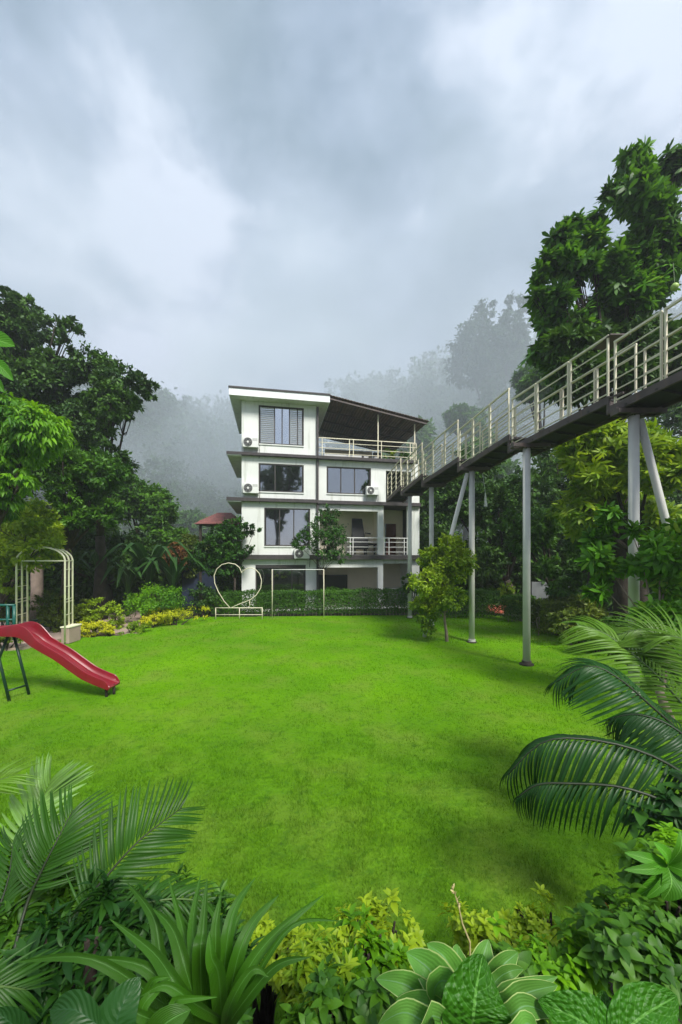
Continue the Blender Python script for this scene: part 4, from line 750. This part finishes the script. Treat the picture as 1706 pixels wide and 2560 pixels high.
# banana and fan palms behind the left bed
def ribbon(cps, wf, n=10, fold=.15, nrm=None, m=4, up=None, wave=0, uvflip=False, cup=0):
    """leaf blade along a curve; wf(t) = half width; returns mesh with UVs"""
    P = [Vector(p) for p in cps]; k = len(P)
    def cat(t):
        f = t*(k-1); i = min(k-2, int(f)); f -= i; p0, p1, p2, p3 = P[max(0,i-1)], P[i], P[i+1], P[min(k-1,i+2)]
        return .5*((2*p1)+(-p0+p2)*f+(2*p0-5*p1+4*p2-p3)*f*f+(-p0+3*p1-3*p2+p3)*f**3)
    up = Vector(up or (0,0,1)); V = []; UV = []; Fc = []
    for i in range(n+1):
        t = i/n; p = cat(t); d = (cat(min(1, t+.02))-cat(max(0, t-.02))).normalized(); s = d.cross(up)
        if s.length < .05: s = Vector((1,0,0))
        s.normalize(); nn = s.cross(d).normalized(); w = max(.0006, wf(t))
        for j in range(m+1):
            q = j/m*2-1; V.append(p + s*(q*w) + nn*(abs(q)*w*fold*2 + wave*w*math.sin(t*26+(1 if q > 0 else 2.3))*q*q)); UV.append((t, j/m))
    for i in range(n):
        for j in range(m): a = i*(m+1)+j; Fc.append([a, a+1, a+m+2, a+m+1])
    me = bpy.data.meshes.new('leaf'); me.from_pydata([tuple(v) for v in V], [], Fc); uvl = me.uv_layers.new(name='UVMap')
    for l in me.loops: uvl.data[l.index].uv = UV[l.vertex_index]
    me.polygons.foreach_set('use_smooth', [True]*len(me.polygons)); me.update(); return me
LF = dict(banana=uvleaf('banana leaf', (.014, .055, .016), vein=(.12, .25, .06), veins=26, bump=.3), strap=uvleaf('strap leaf', (.028, .105, .012), vein=(.10, .26, .05), veins=0, par=15, bump=.3, rough=.33),
 hosta=uvleaf('hosta leaf', (.075, .22, .075), edge=(.40, .52, .18), vein=(.16, .34, .14), veins=0, par=9, bump=.14, rough=.35, margin=.462), crinkle=uvleaf('crinkled leaf', (.028, .135, .012), vein=(.14, .36, .06), veins=9, crinkle=13, bump=.6, rough=.33),
 palm=uvleaf('palm leaflet', (.017, .070, .009), vein=(.07, .18, .03), veins=0, bump=.2, rough=.32), pale=uvleaf('pale palm leaflet', (.10, .22, .10), vein=(.22, .35, .2), veins=0, bump=.2, rough=.3), cycad=uvleaf('dark palm leaflet', (.010, .05, .016), vein=(.03, .1, .03), veins=0, bump=.2, rough=.28), limepalm=uvleaf('yellow green palm leaflet', (.07, .17, .02), vein=(.2, .32, .08), veins=0, bump=.2, rough=.3),
 whorl=uvleaf('bright whorl leaf', (.045, .18, .015), vein=(.2, .45, .08), veins=12, bump=.25), darkl=uvleaf('dark broad leaf', (.012, .055, .02), vein=(.03, .1, .03), veins=10, bump=.25, rough=.3), dry=uvleaf('orange dry leaf', (.42, .13, .03), vein=(.5, .25, .1), veins=6))
def wleaf(w, p=.35): return lambda t: w*(math.sin(min(1, t/p)*math.pi/2)**.8)*(1 if t < p else max(0, 1-((t-p)/(1-p))**1.75))
def rib(parent, name, cps, w, key, p=.35, **kw): return link(name, ribbon(cps, wleaf(w, p), **kw), parent, LF[key])
def banana(label, px, py, d, hpx, n, seed, key='banana', w=.28):
    b = Vector(((px-CX)/F*d, d, 0)); e = empty('banana_plant', b, 0, label, 'plant', 'banana like plants behind the left bed'); rg = random.Random(seed); h = hpx/F*d
    MB().tube([(0,0,-.05), (0,0,h*.4)], [.09, .05], 10).build('stalk', M_['stem'], e, True)
    for i in range(n):
        a = 6.283*i/n + rg.uniform(-.3,.3); L = h*rg.uniform(.6,.9); z = h*rg.uniform(.25,.4); r1 = L*.3; c, s = math.cos(a), math.sin(a)
        rib(e, 'leaf', [(0,0,z), (c*r1*.5, s*r1*.5, z+L*.4), (c*r1*1.4, s*r1*1.4, z+L*.6), (c*r1*2.6, s*r1*2.6, z+L*.35*rg.uniform(.5,1.2))], w*rg.uniform(.7,1.1), key, p=.4, n=10)
for i, (px, d, h, n, lab) in enumerate([(320, 18.8, 190, 9, 'banana like plant with arching leaves behind the path'), (375, 19.2, 230, 9, 'tallest banana like plant left of the bright shrub mass'), (430, 19.8, 180, 8, 'banana like plant beside the dark blue fence'), (250, 18.2, 200, 9, 'banana like plant in the shade right of the arch')]): banana(lab, px, 0, d, h*.92, n+4, i, w=.19 if i != 3 else .1)
# ---------------------------------------------------------------- palms close to the viewer
def leaflet_mesh(key, droop, w, m=2):
    me = ribbon([(0,0,0), (.33,0,.05-droop*.08), (.68,0,.02-droop*.35), (1,0,-droop*.8)], lambda t: w*(min(1,t/.18)**.6)*(1-t**3)**.9, n=7, m=m, fold=.25); me.materials.append(LF[key]); return me
def frond(parent, cps, n, l, key, lm, stemk='stem', ang=55, start=.18, face=None, sag=0, objs=True, r=.008, sym=1.0, endl=.45, lift=.12):
    P = [Vector(p) for p in cps]; k = len(P); rg = random.Random(n*7+k)
    def cat(t):
        f = t*(k-1); i = min(k-2, int(f)); f -= i; p0, p1, p2, p3 = P[max(0,i-1)], P[i], P[i+1], P[min(k-1,i+2)]
        return .5*((2*p1)+(-p0+p2)*f+(2*p0-5*p1+4*p2-p3)*f*f+(-p0+3*p1-3*p2+p3)*f**3)
    pts = [cat(i/16) for i in range(17)]; fr = MB().tube(pts, [r*(1-.75*i/16) for i in range(17)], 6).build('frond', M_[stemk], parent, True); face = Vector(face or (0,-.3,1)).normalized(); mats = []
    for i in range(n):
        t = start + (1-start)*(i+.5)/n*.985; p = cat(t); d = (cat(min(1,t+.02))-cat(max(0,t-.02))).normalized(); s0 = d.cross(face).normalized(); nn = s0.cross(d).normalized()
        q = (t-start)/(1-start); le = l*(.55+.45*math.sin(min(1, q*1.9)*math.pi/2))*(1-(1-endl)*max(0, (q-.45)/.55)**1.6)
        for sg in (-1, 1):
            a = R(ang*(1-.55*q) + rg.uniform(-4,4)); x = (d*math.cos(a) + s0*sg*math.sin(a) + nn*lift + Vector((0,0,-sag))).normalized(); y = nn.cross(x).normalized(); z = x.cross(y); ll = le*rg.uniform(.92,1.06)*(sym if sg > 0 else 1)
            mats.append(Matrix.Translation(p) @ Matrix((x, y, z)).transposed().to_4x4() @ Matrix.Diagonal((ll, ll*.9, ll, 1)))
    if objs:
        for M in mats: o = link('leaflet', lm, fr); o.matrix_local = M
    else:
        V = []; Fc = []; UV = []; src = [v.co for v in lm.vertices]; base = [list(p.vertices) for p in lm.polygons]; suv = [tuple(x.uv) for x in lm.uv_layers[0].data]
        for M in mats:
            o = len(V); V += [tuple(M @ c) for c in src]; Fc += [[o+i for i in f] for f in base]; UV += suv
        me = bpy.data.meshes.new('leaflets'); me.from_pydata(V, [], Fc); u = me.uv_layers.new(name='UVMap'); u.data.foreach_set('uv', np.array(UV, np.float32).ravel()); me.materials.append(lm.materials[0]); me.polygons.foreach_set('use_smooth', [True]*len(me.polygons)); link('leaflets', me, fr)
    return fr
Z5 = lambda x, y, d: at(x*.5485, 1800+y*.5485, d)
Z6 = lambda x, y, d: at(860+x*.5395, 1700+y*.5395, d)
Z7 = lambda x, y, d: at(1060+x*.412, 1300+y*.412, d)
LP, LPALE, LCY, LLIME = leaflet_mesh('palm', .3, .036), leaflet_mesh('pale', .2, .055), leaflet_mesh('cycad', .6, .034), leaflet_mesh('limepalm', .5, .03)
lp = empty('palm_plant', (0, 0, 0), 0, 'feathery palm with dark stems at the lower left corner', 'palm')
fc = (.15, -.95, .35)
frond(lp, [Z5(150,1250,1.25), Z5(330,910,1.4), Z5(480,720,1.5), Z5(640,545,1.6), Z5(830,400,1.75)], 27, .26, 'palm', LP, 'darkstem', face=fc, ang=68, start=.3)
frond(lp, [Z5(60,1080,1.4), Z5(120,850,1.5), Z5(190,690,1.55), Z5(255,560,1.6), Z5(335,410,1.7)], 24, .26, 'palm', LP, 'darkstem', face=fc, ang=66, start=.35)
frond(lp, [Z5(60,640,2.0), Z5(130,480,2.1), Z5(190,370,2.2), Z5(235,275,2.25)], 17, .30, 'pale', LPALE, 'stem', face=(.1,-.8,.5), ang=60, start=.1, objs=True)
frond(lp, [Z5(330,1010,1.35), Z5(480,900,1.4), Z5(640,840,1.45), Z5(800,815,1.5), Z5(960,830,1.5)], 20, .2, 'palm', LP, 'stem', face=(0,-.5,1), ang=50, start=.15, sag=.2)
frond(lp, [Z5(-300,520,1.9), Z5(-160,360,2.0), Z5(-40,290,2.05), Z5(70,250,2.1)], 16, .22, 'limepalm', LLIME, 'stem', face=(0,-.6,.8), ang=45)
frond(lp, [Z5(-250,1300,1.0), Z5(-120,1230,1.0), Z5(0,1215,1.02), Z5(120,1230,1.05)], 12, .16, 'palm', LP, 'stem', face=(0,-.6,.8), ang=38)
frond(lp, [Z5(-120,1150,1.5), Z5(-20,900,1.6), Z5(40,720,1.7), Z5(60,560,1.8)], 18, .28, 'palm', LP, 'darkstem', face=fc, ang=60, start=.25)
rp = empty('sago_palm', (0, 0, 0), 0, 'dark arching palm at the right edge over the lawn', 'palm')
frond(rp, [Z6(1900,700,2.7), Z6(1640,480,2.8), Z6(1400,340,2.9), Z6(1130,275,3.0), Z6(920,290,3.05), Z6(760,440,3.1)], 44, .50, 'cycad', LCY, 'darkstem', face=(0,-.35,1), ang=62, start=.08, sag=.55, r=.016)
frond(rp, [Z6(1850,800,2.5), Z6(1560,600,2.6), Z6(1300,500,2.7), Z6(1050,480,2.8), Z6(900,485,2.85), Z6(805,545,2.9)], 42, .36, 'cycad', LCY, 'darkstem', face=(0,-.35,1), ang=60, start=.08, sag=.75, r=.014)
frond(rp, [Z7(1900,1650,3.3), Z7(1600,1330,3.5), Z7(1380,1130,3.6), Z7(1180,960,3.7), Z7(1000,885,3.8), Z7(800,985,3.9)], 46, .55, 'cycad', LCY, 'darkstem', face=(-.1,-.5,1), ang=58, start=.05, sag=.45, r=.016, objs=False)
frond(rp, [Z7(1950,1500,3.5), Z7(1600,1150,3.8), Z7(1400,930,4.0), Z7(1200,760,4.2), Z7(1080,680,4.3), Z7(960,640,4.4)], 46, .58, 'limepalm', LLIME, 'stem', face=(-.1,-.6,1), ang=58, start=.05, sag=.25, r=.016, objs=False)
frond(rp, [Z7(1950,1500,3.5), Z7(1720,1150,3.8), Z7(1600,900,4.0), Z7(1480,740,4.1), Z7(1330,665,4.2), Z7(1160,700,4.3)], 46, .6, 'limepalm', LLIME, 'stem', face=(-.2,-.7,.8), ang=60, start=.05, sag=.25, r=.016, objs=False)
frond(rp, [Z7(1950,1400,3.2), Z7(1760,1100,3.4), Z7(1690,900,3.6), Z7(1600,740,3.8), Z7(1480,700,3.9)], 40, .5, 'limepalm', LLIME, 'stem', face=(-.3,-.7,.8), ang=60, start=.05, sag=.2, r=.014, objs=False)
frond(rp, [Z7(1950,1700,3.0), Z7(1700,1420,3.1), Z7(1500,1250,3.2), Z7(1300,1180,3.3), Z7(1150,1200,3.4)], 40, .45, 'cycad', LCY, 'darkstem', face=(0,-.4,1), ang=60, start=.05, sag=.6, r=.014, objs=False)
MB().tube([(3.6, 3.2, .1), (3.3, 3.0, 1.2)], [.16, .11], 12).build('trunk', M_['bark'], rp, True)
# ---------------------------------------------------------------- strap leaved lily
ly = empty('lily_plant', (0, 0, 0), 0, 'clump of long strap leaves at the bottom left of centre', 'lily')
cb_ = Z5(985, 1480, 1.02)
SL = [((915,1080,1.0),(925,960,1.03),(945,720,1.1),.021),((905,1120,1.02),(880,930,1.1),(915,705,1.2),.019),((1030,1060,1.06),(1070,860,1.12),(1165,718,1.2),.02),((1075,1120,1.0),(1150,930,1.05),(1275,793,1.1),.02),((1090,1220,.98),(1230,1000,1.02),(1475,795,1.1),.021),
 ((1110,1250,.96),(1330,940,1.0),(1550,915,1.05),.009),((860,1180,1.0),(790,960,1.06),(700,860,1.1),.021),((820,1230,.95),(700,1060,1.0),(500,905,1.05),.02),((800,1260,1.0),(650,1120,1.0),(380,1080,1.0),.02),((760,1300,1.0),(420,1090,.98),(60,1105,1.0),.017),
 ((980,1100,.98),(985,930,1.0),(1010,790,1.05),.017),((760,1150,1.06),(700,900,1.12),(580,740,1.2),.019),((1100,1300,.93),(1260,1120,.93),(1415,1080,.93),.016),((1050,1300,.9),(1150,1140,.9),(1225,1170,.9),.014),((900,1300,.9),(760,1210,.88),(640,1260,.87),.014),((850,1330,.86),(800,1280,.84),(990,1262,.84),.014),
 ((880,1180,1.08),(840,980,1.14),(770,720,1.25),.019),((700,1330,.9),(690,1200,.88),(770,1170,.88),.013),((1000,1180,.95),(965,1080,.93),(955,965,.95),.022),((740,1380,.85),(520,1300,.83),(470,1400,.82),.012),((980,1150,1.1),(1000,930,1.2),(890,780,1.3),.017),((1010,1100,1.1),(1060,960,1.15),(1110,860,1.2),.015)]
for i, (a, b, c, w) in enumerate(SL):
    rib(ly, 'leaf', [cb_ + Vector(((i % 5-2)*.018, (i % 3)*.02, 0)), Z5(*a), Z5(*b), Z5(*c)], w*.95, 'strap', p=.3, n=18, fold=.3, up=(.1,-.8,.6))
# broad dark leaf low at left and other single leaves
dl = empty('broadleaf_plant', (0, 0, 0), 0, 'plant with broad dark leaves at the bottom left', 'plant')
rib(dl, 'leaf', [Z5(520,1500,.8), Z5(545,1330,.82), Z5(640,1170,.86)], .045, 'darkl', p=.4, up=(.1,-1,.4), n=14); rib(dl, 'leaf', [Z5(460,1400,.8), Z5(340,1320,.8), Z5(230,1325,.82)], .03, 'darkl', p=.5, up=(0,-.7,.7)); rib(dl, 'leaf', [Z5(680,1480,.8), Z5(760,1380,.8), Z5(870,1320,.82)], .03, 'strap', up=(0,-.8,.6)); rib(dl, 'leaf', [Z5(100,1480,.85), Z5(60,1390,.85), Z5(-30,1320,.85)], .035, 'darkl', up=(0,-.8,.6))
rib(dl, 'leaf', [Z5(250,1420,.85), Z5(280,1330,.85), Z5(275,1240,.87)], .014, 'strap', up=(0,-1,.2)); rib(dl, 'leaf', [Z5(640,1400,.85), Z5(660,1290,.86), Z5(780,1175,.9)], .014, 'strap', up=(0,-1,.3))
# ---------------------------------------------------------------- hosta and crinkled leaves
ho = empty('hosta', (0, 0, 0), 0, 'hosta with pale edged leaves at the bottom right of centre', 'hosta'); hb_ = Z6(600, 1640, 1.0)
HL = [((470,1480),(400,1345),(290,1262),.074,1.0),((520,1400),(470,1290),(385,1222),.05,1.12),((560,1390),(530,1300),(525,1225),.04,1.2),((600,1400),(640,1300),(670,1203),.056,1.2),((680,1400),(740,1320),(808,1262),.045,1.15),((420,1500),(280,1410),(150,1385),.05,.98),((440,1540),(350,1490),(243,1482),.04,.93),
 ((720,1500),(800,1440),(990,1375),.042,1.05),((740,1520),(850,1450),(990,1415),.047,.95),((760,1560),(850,1510),(968,1560),.042,.9),((420,1600),(280,1540),(160,1600),.045,.85),((700,1400),(770,1350),(832,1340),.025,1.1),((430,1560),(400,1590),(380,1700),.04,.82),((780,1640),(850,1590),(900,1640),.04,.82),((480,1400),(420,1430),(440,1500),.04,.92)]
for i, (a, b, c, w, d) in enumerate(HL):
    rib(ho, 'leaf', [hb_ + Vector(((i%4-1.5)*.015, (i%3)*.02, .0)), Z6(*a, d*1.0), Z6(*b, d), Z6(*c, d*1.03)], w*d*.72, 'hosta', p=.45, n=16, m=6, fold=.2, up=(0,-.8,.7), wave=.16)
e = empty('flower_bud', Z6(450, 1315, 1.2), 0, 'orange brown bud among the hosta leaves', 'bud'); m = MB(); m.tube([(-.004,0,-.045), (0,0,-.02), (.006,0,.01), (-.012,.0,.035)], [.006, .016, .018, .004], 10); m.build('petals', M_['orange'], e, True); MB().tube([(-.004,0,-.25), (-.004,0,-.045)], .004, 6).build('stalk', M_['stem'], e)
ck = empty('crinkled_plant', (0, 0, 0), 0, 'big upright crinkled green leaf in front of the hosta', 'plant')
rib(ck, 'leaf', [Z6(590,1660,.86), Z6(600,1560,.84), Z6(615,1420,.86), Z6(645,1272,.9)], .079, 'crinkle', p=.45, n=22, m=10, fold=.08, up=(0,-1,.25), wave=.04)
for o in ck.children: pass
ck2 = empty('crinkled_plant', (0, 0, 0), 0, 'three broad crinkled leaves cut by the bottom right edge', 'plant')
rib(ck2, 'leaf', [Z6(1240,1690,.84), Z6(1120,1590,.86), Z6(900,1488,.9)], .055, 'crinkle', p=.4, n=16, m=8, fold=.1, up=(0,-.8,.7)); rib(ck2, 'leaf', [Z6(1240,1690,.86), Z6(1215,1560,.88), Z6(1215,1445,.92)], .034, 'crinkle', p=.5, n=16, m=8, fold=.1, up=(0,-1,.4)); rib(ck2, 'leaf', [Z6(1240,1690,.84), Z6(1380,1560,.86), Z6(1545,1465,.9)], .055, 'crinkle', p=.45, n=16, m=8, fold=.1, up=(0,-.8,.7))
# bright whorl and orange leaf at the right
wp = empty('whorl_plant', (0, 0, 0), 0, 'shrub tip with bright green whorled leaves at the right edge', 'plant'); c0 = Z6(1500, 860, 1.6)
for tp_, w in (((1435,750),.03),((1300,800),.028),((1298,880),.022),((1340,1015),.035),((1480,1020),.05),((1600,900),.035),((1620,760),.04),((1400,1010),.02),((1560,700),.03)):
    q = Z6(*tp_, 1.6-.1*random.random()); mid = (c0+q)/2 + Vector((0,-.03,.02)); rib(wp, 'leaf', [c0, mid, q], w*.85, 'whorl', p=.5, n=10, up=(0,-.8,.6))
MB().tube([c0, c0+Vector((.05,.05,-.4)), c0+Vector((.1,.15,-.8))], .008, 6).build('stem', M_['stem'], wp)
rib(wp, 'dry_leaf', [Z6(1255,1095,1.55), Z6(1235,1070,1.55), Z6(1210,1030,1.55)], .018, 'dry', p=.5)
# dry stalk
ds = empty('grass_stalk', Z6(585, 1215, 1.6), 0, 'thin dry seed stalk rising over the hosta', 'grass stalk'); o_ = Z6(585,1215,1.6)
m = MB(); pts = [Z6(585,1215,1.6)-o_, Z6(550,1130,1.6)-o_, Z6(535,1060,1.6)-o_, Z6(520,1010,1.6)-o_, Z6(503,960,1.6)-o_]; m.tube([pts[0]-Vector((0,0,.35))]+pts, [.004,.004,.0035,.003,.002,.001], 5); m.build('stalk', M_['straw'], ds)
link('seeds', soup('seeds', T_LEAF, np.array([tuple(pts[2].lerp(pts[4], t)) for t in np.linspace(0,1,14)]), unit(14)+np.array([0,0,.8]), unit(14), np.full(14,.022), np.full(14,.010)), ds, M_['straw'])
# ---------------------------------------------------------------- low planting on the bank
def patch(label, px, py, wpx, hpx, d, n, size, lm, name='shrub', T=T_FINE, asp=.5, nb=7, dep=.25, seed=0, **kw):
    c = at(px, py, d); w, h = wpx/F*d, hpx/F*d; z0 = hgt(c.x, c.y); base = Vector((c.x, c.y, z0)); rg = np.random.RandomState(seed+int(px)); bl = []
    for _ in range(nb):
        r = min(w, h)*rg.uniform(.26,.42); bl.append((c.x+rg.uniform(-.5,.5)*(w-r), c.y+rg.uniform(-.5,.5)*dep, c.z+rg.uniform(-.5,.5)*(h-r), r, r, r*.8))
    return bush(name, label, name.replace('_', ' '), base, bl, n, size, lm, T, **dict(dict(asp=asp, per=9, clump=.5, fill=.3, droop=-.1, upn=.9), **kw))
SPL = spray(9, .5, 1); SPD = spray(7, .55, 2, -.1, .7); SPN = spray(9, .28, 3, -.1, 1.1)
KS = dict(T=SPL, asp=1, per=4, clump=.7, droop=-1.2, jitter=.55, fill=.2)
for lab, px, py, w, h, d, n, sz, lm, sd_, T in [
 ('yellow green small leaved shrub right of the strap leaves', 760, 2400, 170, 150, 1.9, 150, .062, 'lime', 0, SPL), ('yellow green shrub with a tall shoot left of the hosta', 960, 2375, 170, 160, 1.8, 160, .060, 'lime', 3, SPL),
 ('lime shrub behind the hosta on the right', 1240, 2365, 180, 120, 2.0, 170, .055, 'lime', 5, SPL), ('lime shrub spreading toward the dark right bushes', 1390, 2350, 190, 130, 2.0, 170, .055, 'lime', 6, SPL),
 ('lime shrub just above the strap leaf tips', 655, 2370, 120, 90, 2.1, 90, .06, 'lime', 7, SPL), ('green shrub below the lime shrubs left of the hosta', 900, 2490, 260, 170, 1.35, 160, .062, 'bright', 8, SPL),
 ('yellow green fern like plant at the bottom centre', 800, 2510, 130, 150, 1.25, 90, .07, 'lime', 9, SPN), ('green leafy shrub under the lime ones right of the hosta', 1400, 2450, 260, 170, 1.4, 200, .06, 'bright', 10, SPD),
 ('green broad leaved shrub at the right edge', 1640, 2300, 210, 230, 1.7, 230, .085, 'mid', 11, SPD), ('leafy green shrub at the lower right corner', 1630, 2450, 240, 200, 1.35, 210, .075, 'mid', 12, SPD), ('green shrub behind the bright whorl', 1690, 2180, 130, 150, 1.9, 130, .085, 'bright', 13, SPD),
 ('dense green plants filling the lower left corner', 120, 2330, 300, 180, 1.7, 140, .12, 'mid', 14, SPN), ('shadowed plants under the palm at the bottom left', 150, 2480, 420, 200, 1.2, 150, .10, 'glossyd', 15, SPN),
 ('green grassy plants behind the palm stems at left', 50, 2190, 200, 150, 2.1, 110, .14, 'bright', 16, SPN), ('low plants between palm and strap leaves', 400, 2400, 300, 220, 1.5, 150, .09, 'mid', 17, SPN), ('dark plants behind the strap leaf clump', 540, 2470, 260, 180, 1.3, 110, .09, 'glossyd', 18, SPN),
 ('low dark ground plants beneath the hosta', 1150, 2530, 360, 140, 1.15, 120, .08, 'mid', 19, SPD), ('dark ground plants under the bottom centre ferns', 850, 2560, 300, 120, 1.0, 100, .06, 'mid', 20, SPD), ('dark bush between sago palm and whorl shrub', 1700, 2070, 120, 170, 2.6, 90, .15, 'glossyd', 21, SPD)]:
    patch(lab, px, py, w, h, d, n, sz, lm, seed=sd_, **{**KS, 'T': T})
# big out of focus leaf tips at the left edge
nl = empty('overhanging_branch', at(-60, 900, 1.2), 0, 'bright leaf tips reaching in from the left edge', 'branch'); o_ = at(-60, 900, 1.2)
for a, b, c, w in (((-50,850),(-10,850),(38,866),.032),((-40,905),(0,915),(34,952),.02),((-40,950),(-15,950),(12,982),.018)): rib(nl, 'leaf', [at(*a,1.2)-o_, at(*b,1.2)-o_, at(*c,1.2)-o_], w, 'whorl', p=.5, up=(0,-1,.3))
MB().tube([(-.25,0,.1), (.0,0,0)], .006, 6).build('twig', M_['stem'], nl)
# shaded undergrowth that closes the view below the crowns
def under(label, pts, n, h, size, lm='dark'):
    P = []
    for (x0, y0), (x1, y1) in zip(pts, pts[1:]):
        t = RS.rand(n//(len(pts)-1)); P.append(np.c_[x0+(x1-x0)*t, y0+(y1-y0)*t])
    P = np.vstack(P); m = len(P); P = np.c_[P + RS.normal(size=(m,2))*.7, RS.rand(m)**.9*h*(.75+.35*np.sin(P[:,0]*1.7)*np.cos(P[:,1]*1.3))]
    o = link('undergrowth', soup('undergrowth', T_DIA, P, unit(m)+np.array([0,0,.2]), unit(m)+np.array([0,-.4,.5]), size*RS.uniform(.6,1.3,m), size*RS.uniform(.4,.8,m)), None, LM[lm]); tag(o, label, 'undergrowth', kind='stuff')
under('dark undergrowth closing the view left of the house', [(-34, 17), (-22, 19.5), (-14, 23), (-9.5, 25.5), (-6, 27)], 30000, 4.6, .34)
under('dark undergrowth closing the view right of the lawn', [(4.5, 28), (9, 26), (13, 22), (20, 17), (28, 11)], 32000, 5.2, .36)
# small things
for px, py, w_, lab in ((975, 1098, 44, 'leafy yellow green potted plant on the top terrace'), (1012, 1100, 26, 'small dark potted plant at the terrace corner')):
    u = hu(px, 1.2); b = onhouse(u, 1.2, S3[1]); e = empty('potted_plant', b, 0, lab, 'potted plant'); MB().tube([(0,0,0), (0,0,.3)], [.14, .2], 12).build('pot', M_['white'], e)
    link('foliage', crown('foliage', [(0,0,.62,.42 if w_ > 30 else .25,.3,.34)], 500, .14, T_LEAF, asp=.4), e, LM['lime' if w_ > 30 else 'mid'])
for px, lab in ((910, 'small white box on the terrace edge'), (936, 'white plastic basket near the terrace prop')):
    b = onhouse(hu(px, .6), .6, S3[1]); e = empty('box', b, HA, lab, 'box'); MB().box(0, .28, 0, .3, 0, .22).build('body', M_['white'], e, bevel=.01); MB().box(-.01, .29, -.01, .31, .222, .25).build('lid', M_['white'], e, bevel=.004)
c0_ = at(1214, 1232, 16.5); e = empty('hanging_cloth', c0_, 0, 'narrow white cloth strip hanging under the dark trees', 'cloth')
m = MB().grid([[(-.01,0,0), (.02,.01,0)], [(-.03,.02,-.2), (.05,.0,-.2)], [(-.04,.0,-.42), (.08,.03,-.42)], [(-.06,.03,-.6), (.09,.0,-.62)]]); m.build('strip', M_['white'], e); MB().tube([(0,0,0), (-.1,.3,1.6)], .006, 5).build('string', M_['white'], e)
c0_ = at(1687, 717, 9.6); e = empty('fruit', c0_, 0, 'round pale green fruit hanging in the tall right tree', 'fruit'); MB().tube([(0,0,-.09), (0,0,-.08), (0,0,-.04), (0,0,0), (0,0,.04), (0,0,.08), (0,0,.09)], [.01,.045,.08,.09,.08,.045,.012], 16).build('body', mat('pale green fruit', (.35,.5,.12), .4, .1), e, True); MB().tube([(0,0,.08), (.05,.1,.7)], .007, 5).build('stalk', M_['stem'], e)
# tall trees behind the viewer, seen mirrored in the window panes
for (x, y, sc_, lab), src in zip([(3, -15, 1.0, 'tall tree mirrored in the left windows'), (11, -13, 1.05, 'tall tree mirrored in the middle windows'), (20, -15, 1.1, 'tall tree mirrored in the right windows')], [o for o in bpy.data.objects if o.get('category') == 'tree'][:3]):
    c = copy_tree(src); c.location = (x-8, y, 0); c.rotation_euler = (0, 0, 2.4+x); c.scale = (1.25, 1.25, 1.45); c['label'] = lab; c['group'] = 'tall trees behind the viewer'
# mist drifting over the slopes behind the house
mi = MB().box(-170, 190, 30, 122, -1.4, 62).build('mist', None); tag(mi, kind='stuff')
mm = bpy.data.materials.new('drifting mist'); mm.use_nodes = True; nt = mm.node_tree; nt.nodes.clear(); N = nt.nodes.new; o = N('ShaderNodeOutputMaterial'); pv2 = N('ShaderNodeVolumePrincipled'); g = N('ShaderNodeNewGeometry')
ns = N('ShaderNodeTexNoise'); ns.inputs['Scale'].default_value = .035; ns.inputs['Detail'].default_value = 2; nt.links.new(g.outputs['Position'], ns.inputs['Vector'])
mr = N('ShaderNodeMapRange'); mr.inputs[1].default_value = .43; mr.inputs[2].default_value = .60; mr.inputs[3].default_value = .0015; mr.inputs[4].default_value = .021; nt.links.new(ns.outputs[0], mr.inputs[0]); nt.links.new(mr.outputs[0], pv2.inputs['Density'])
pv2.inputs['Color'].default_value = (.86, .94, 1, 1); nt.links.new(pv2.outputs[0], o.inputs['Volume']); mi.data.materials.append(mm)
# ---------------------------------------------------------------- haze
hz_ = MB().box(-420, 420, -60, 330, -1.6, 95).build('haze', None); tag(hz_, kind='stuff')
hm = bpy.data.materials.new('haze air'); hm.use_nodes = True; nt = hm.node_tree; nt.nodes.clear(); o = nt.nodes.new('ShaderNodeOutputMaterial'); pv_ = nt.nodes.new('ShaderNodeVolumePrincipled')
pv_.inputs['Color'].default_value = (.86, .90, .95, 1); pv_.inputs['Density'].default_value = .0014; pv_.inputs['Anisotropy'].default_value = .2; nt.links.new(pv_.outputs[0], o.inputs['Volume']); hz_.data.materials.append(hm)
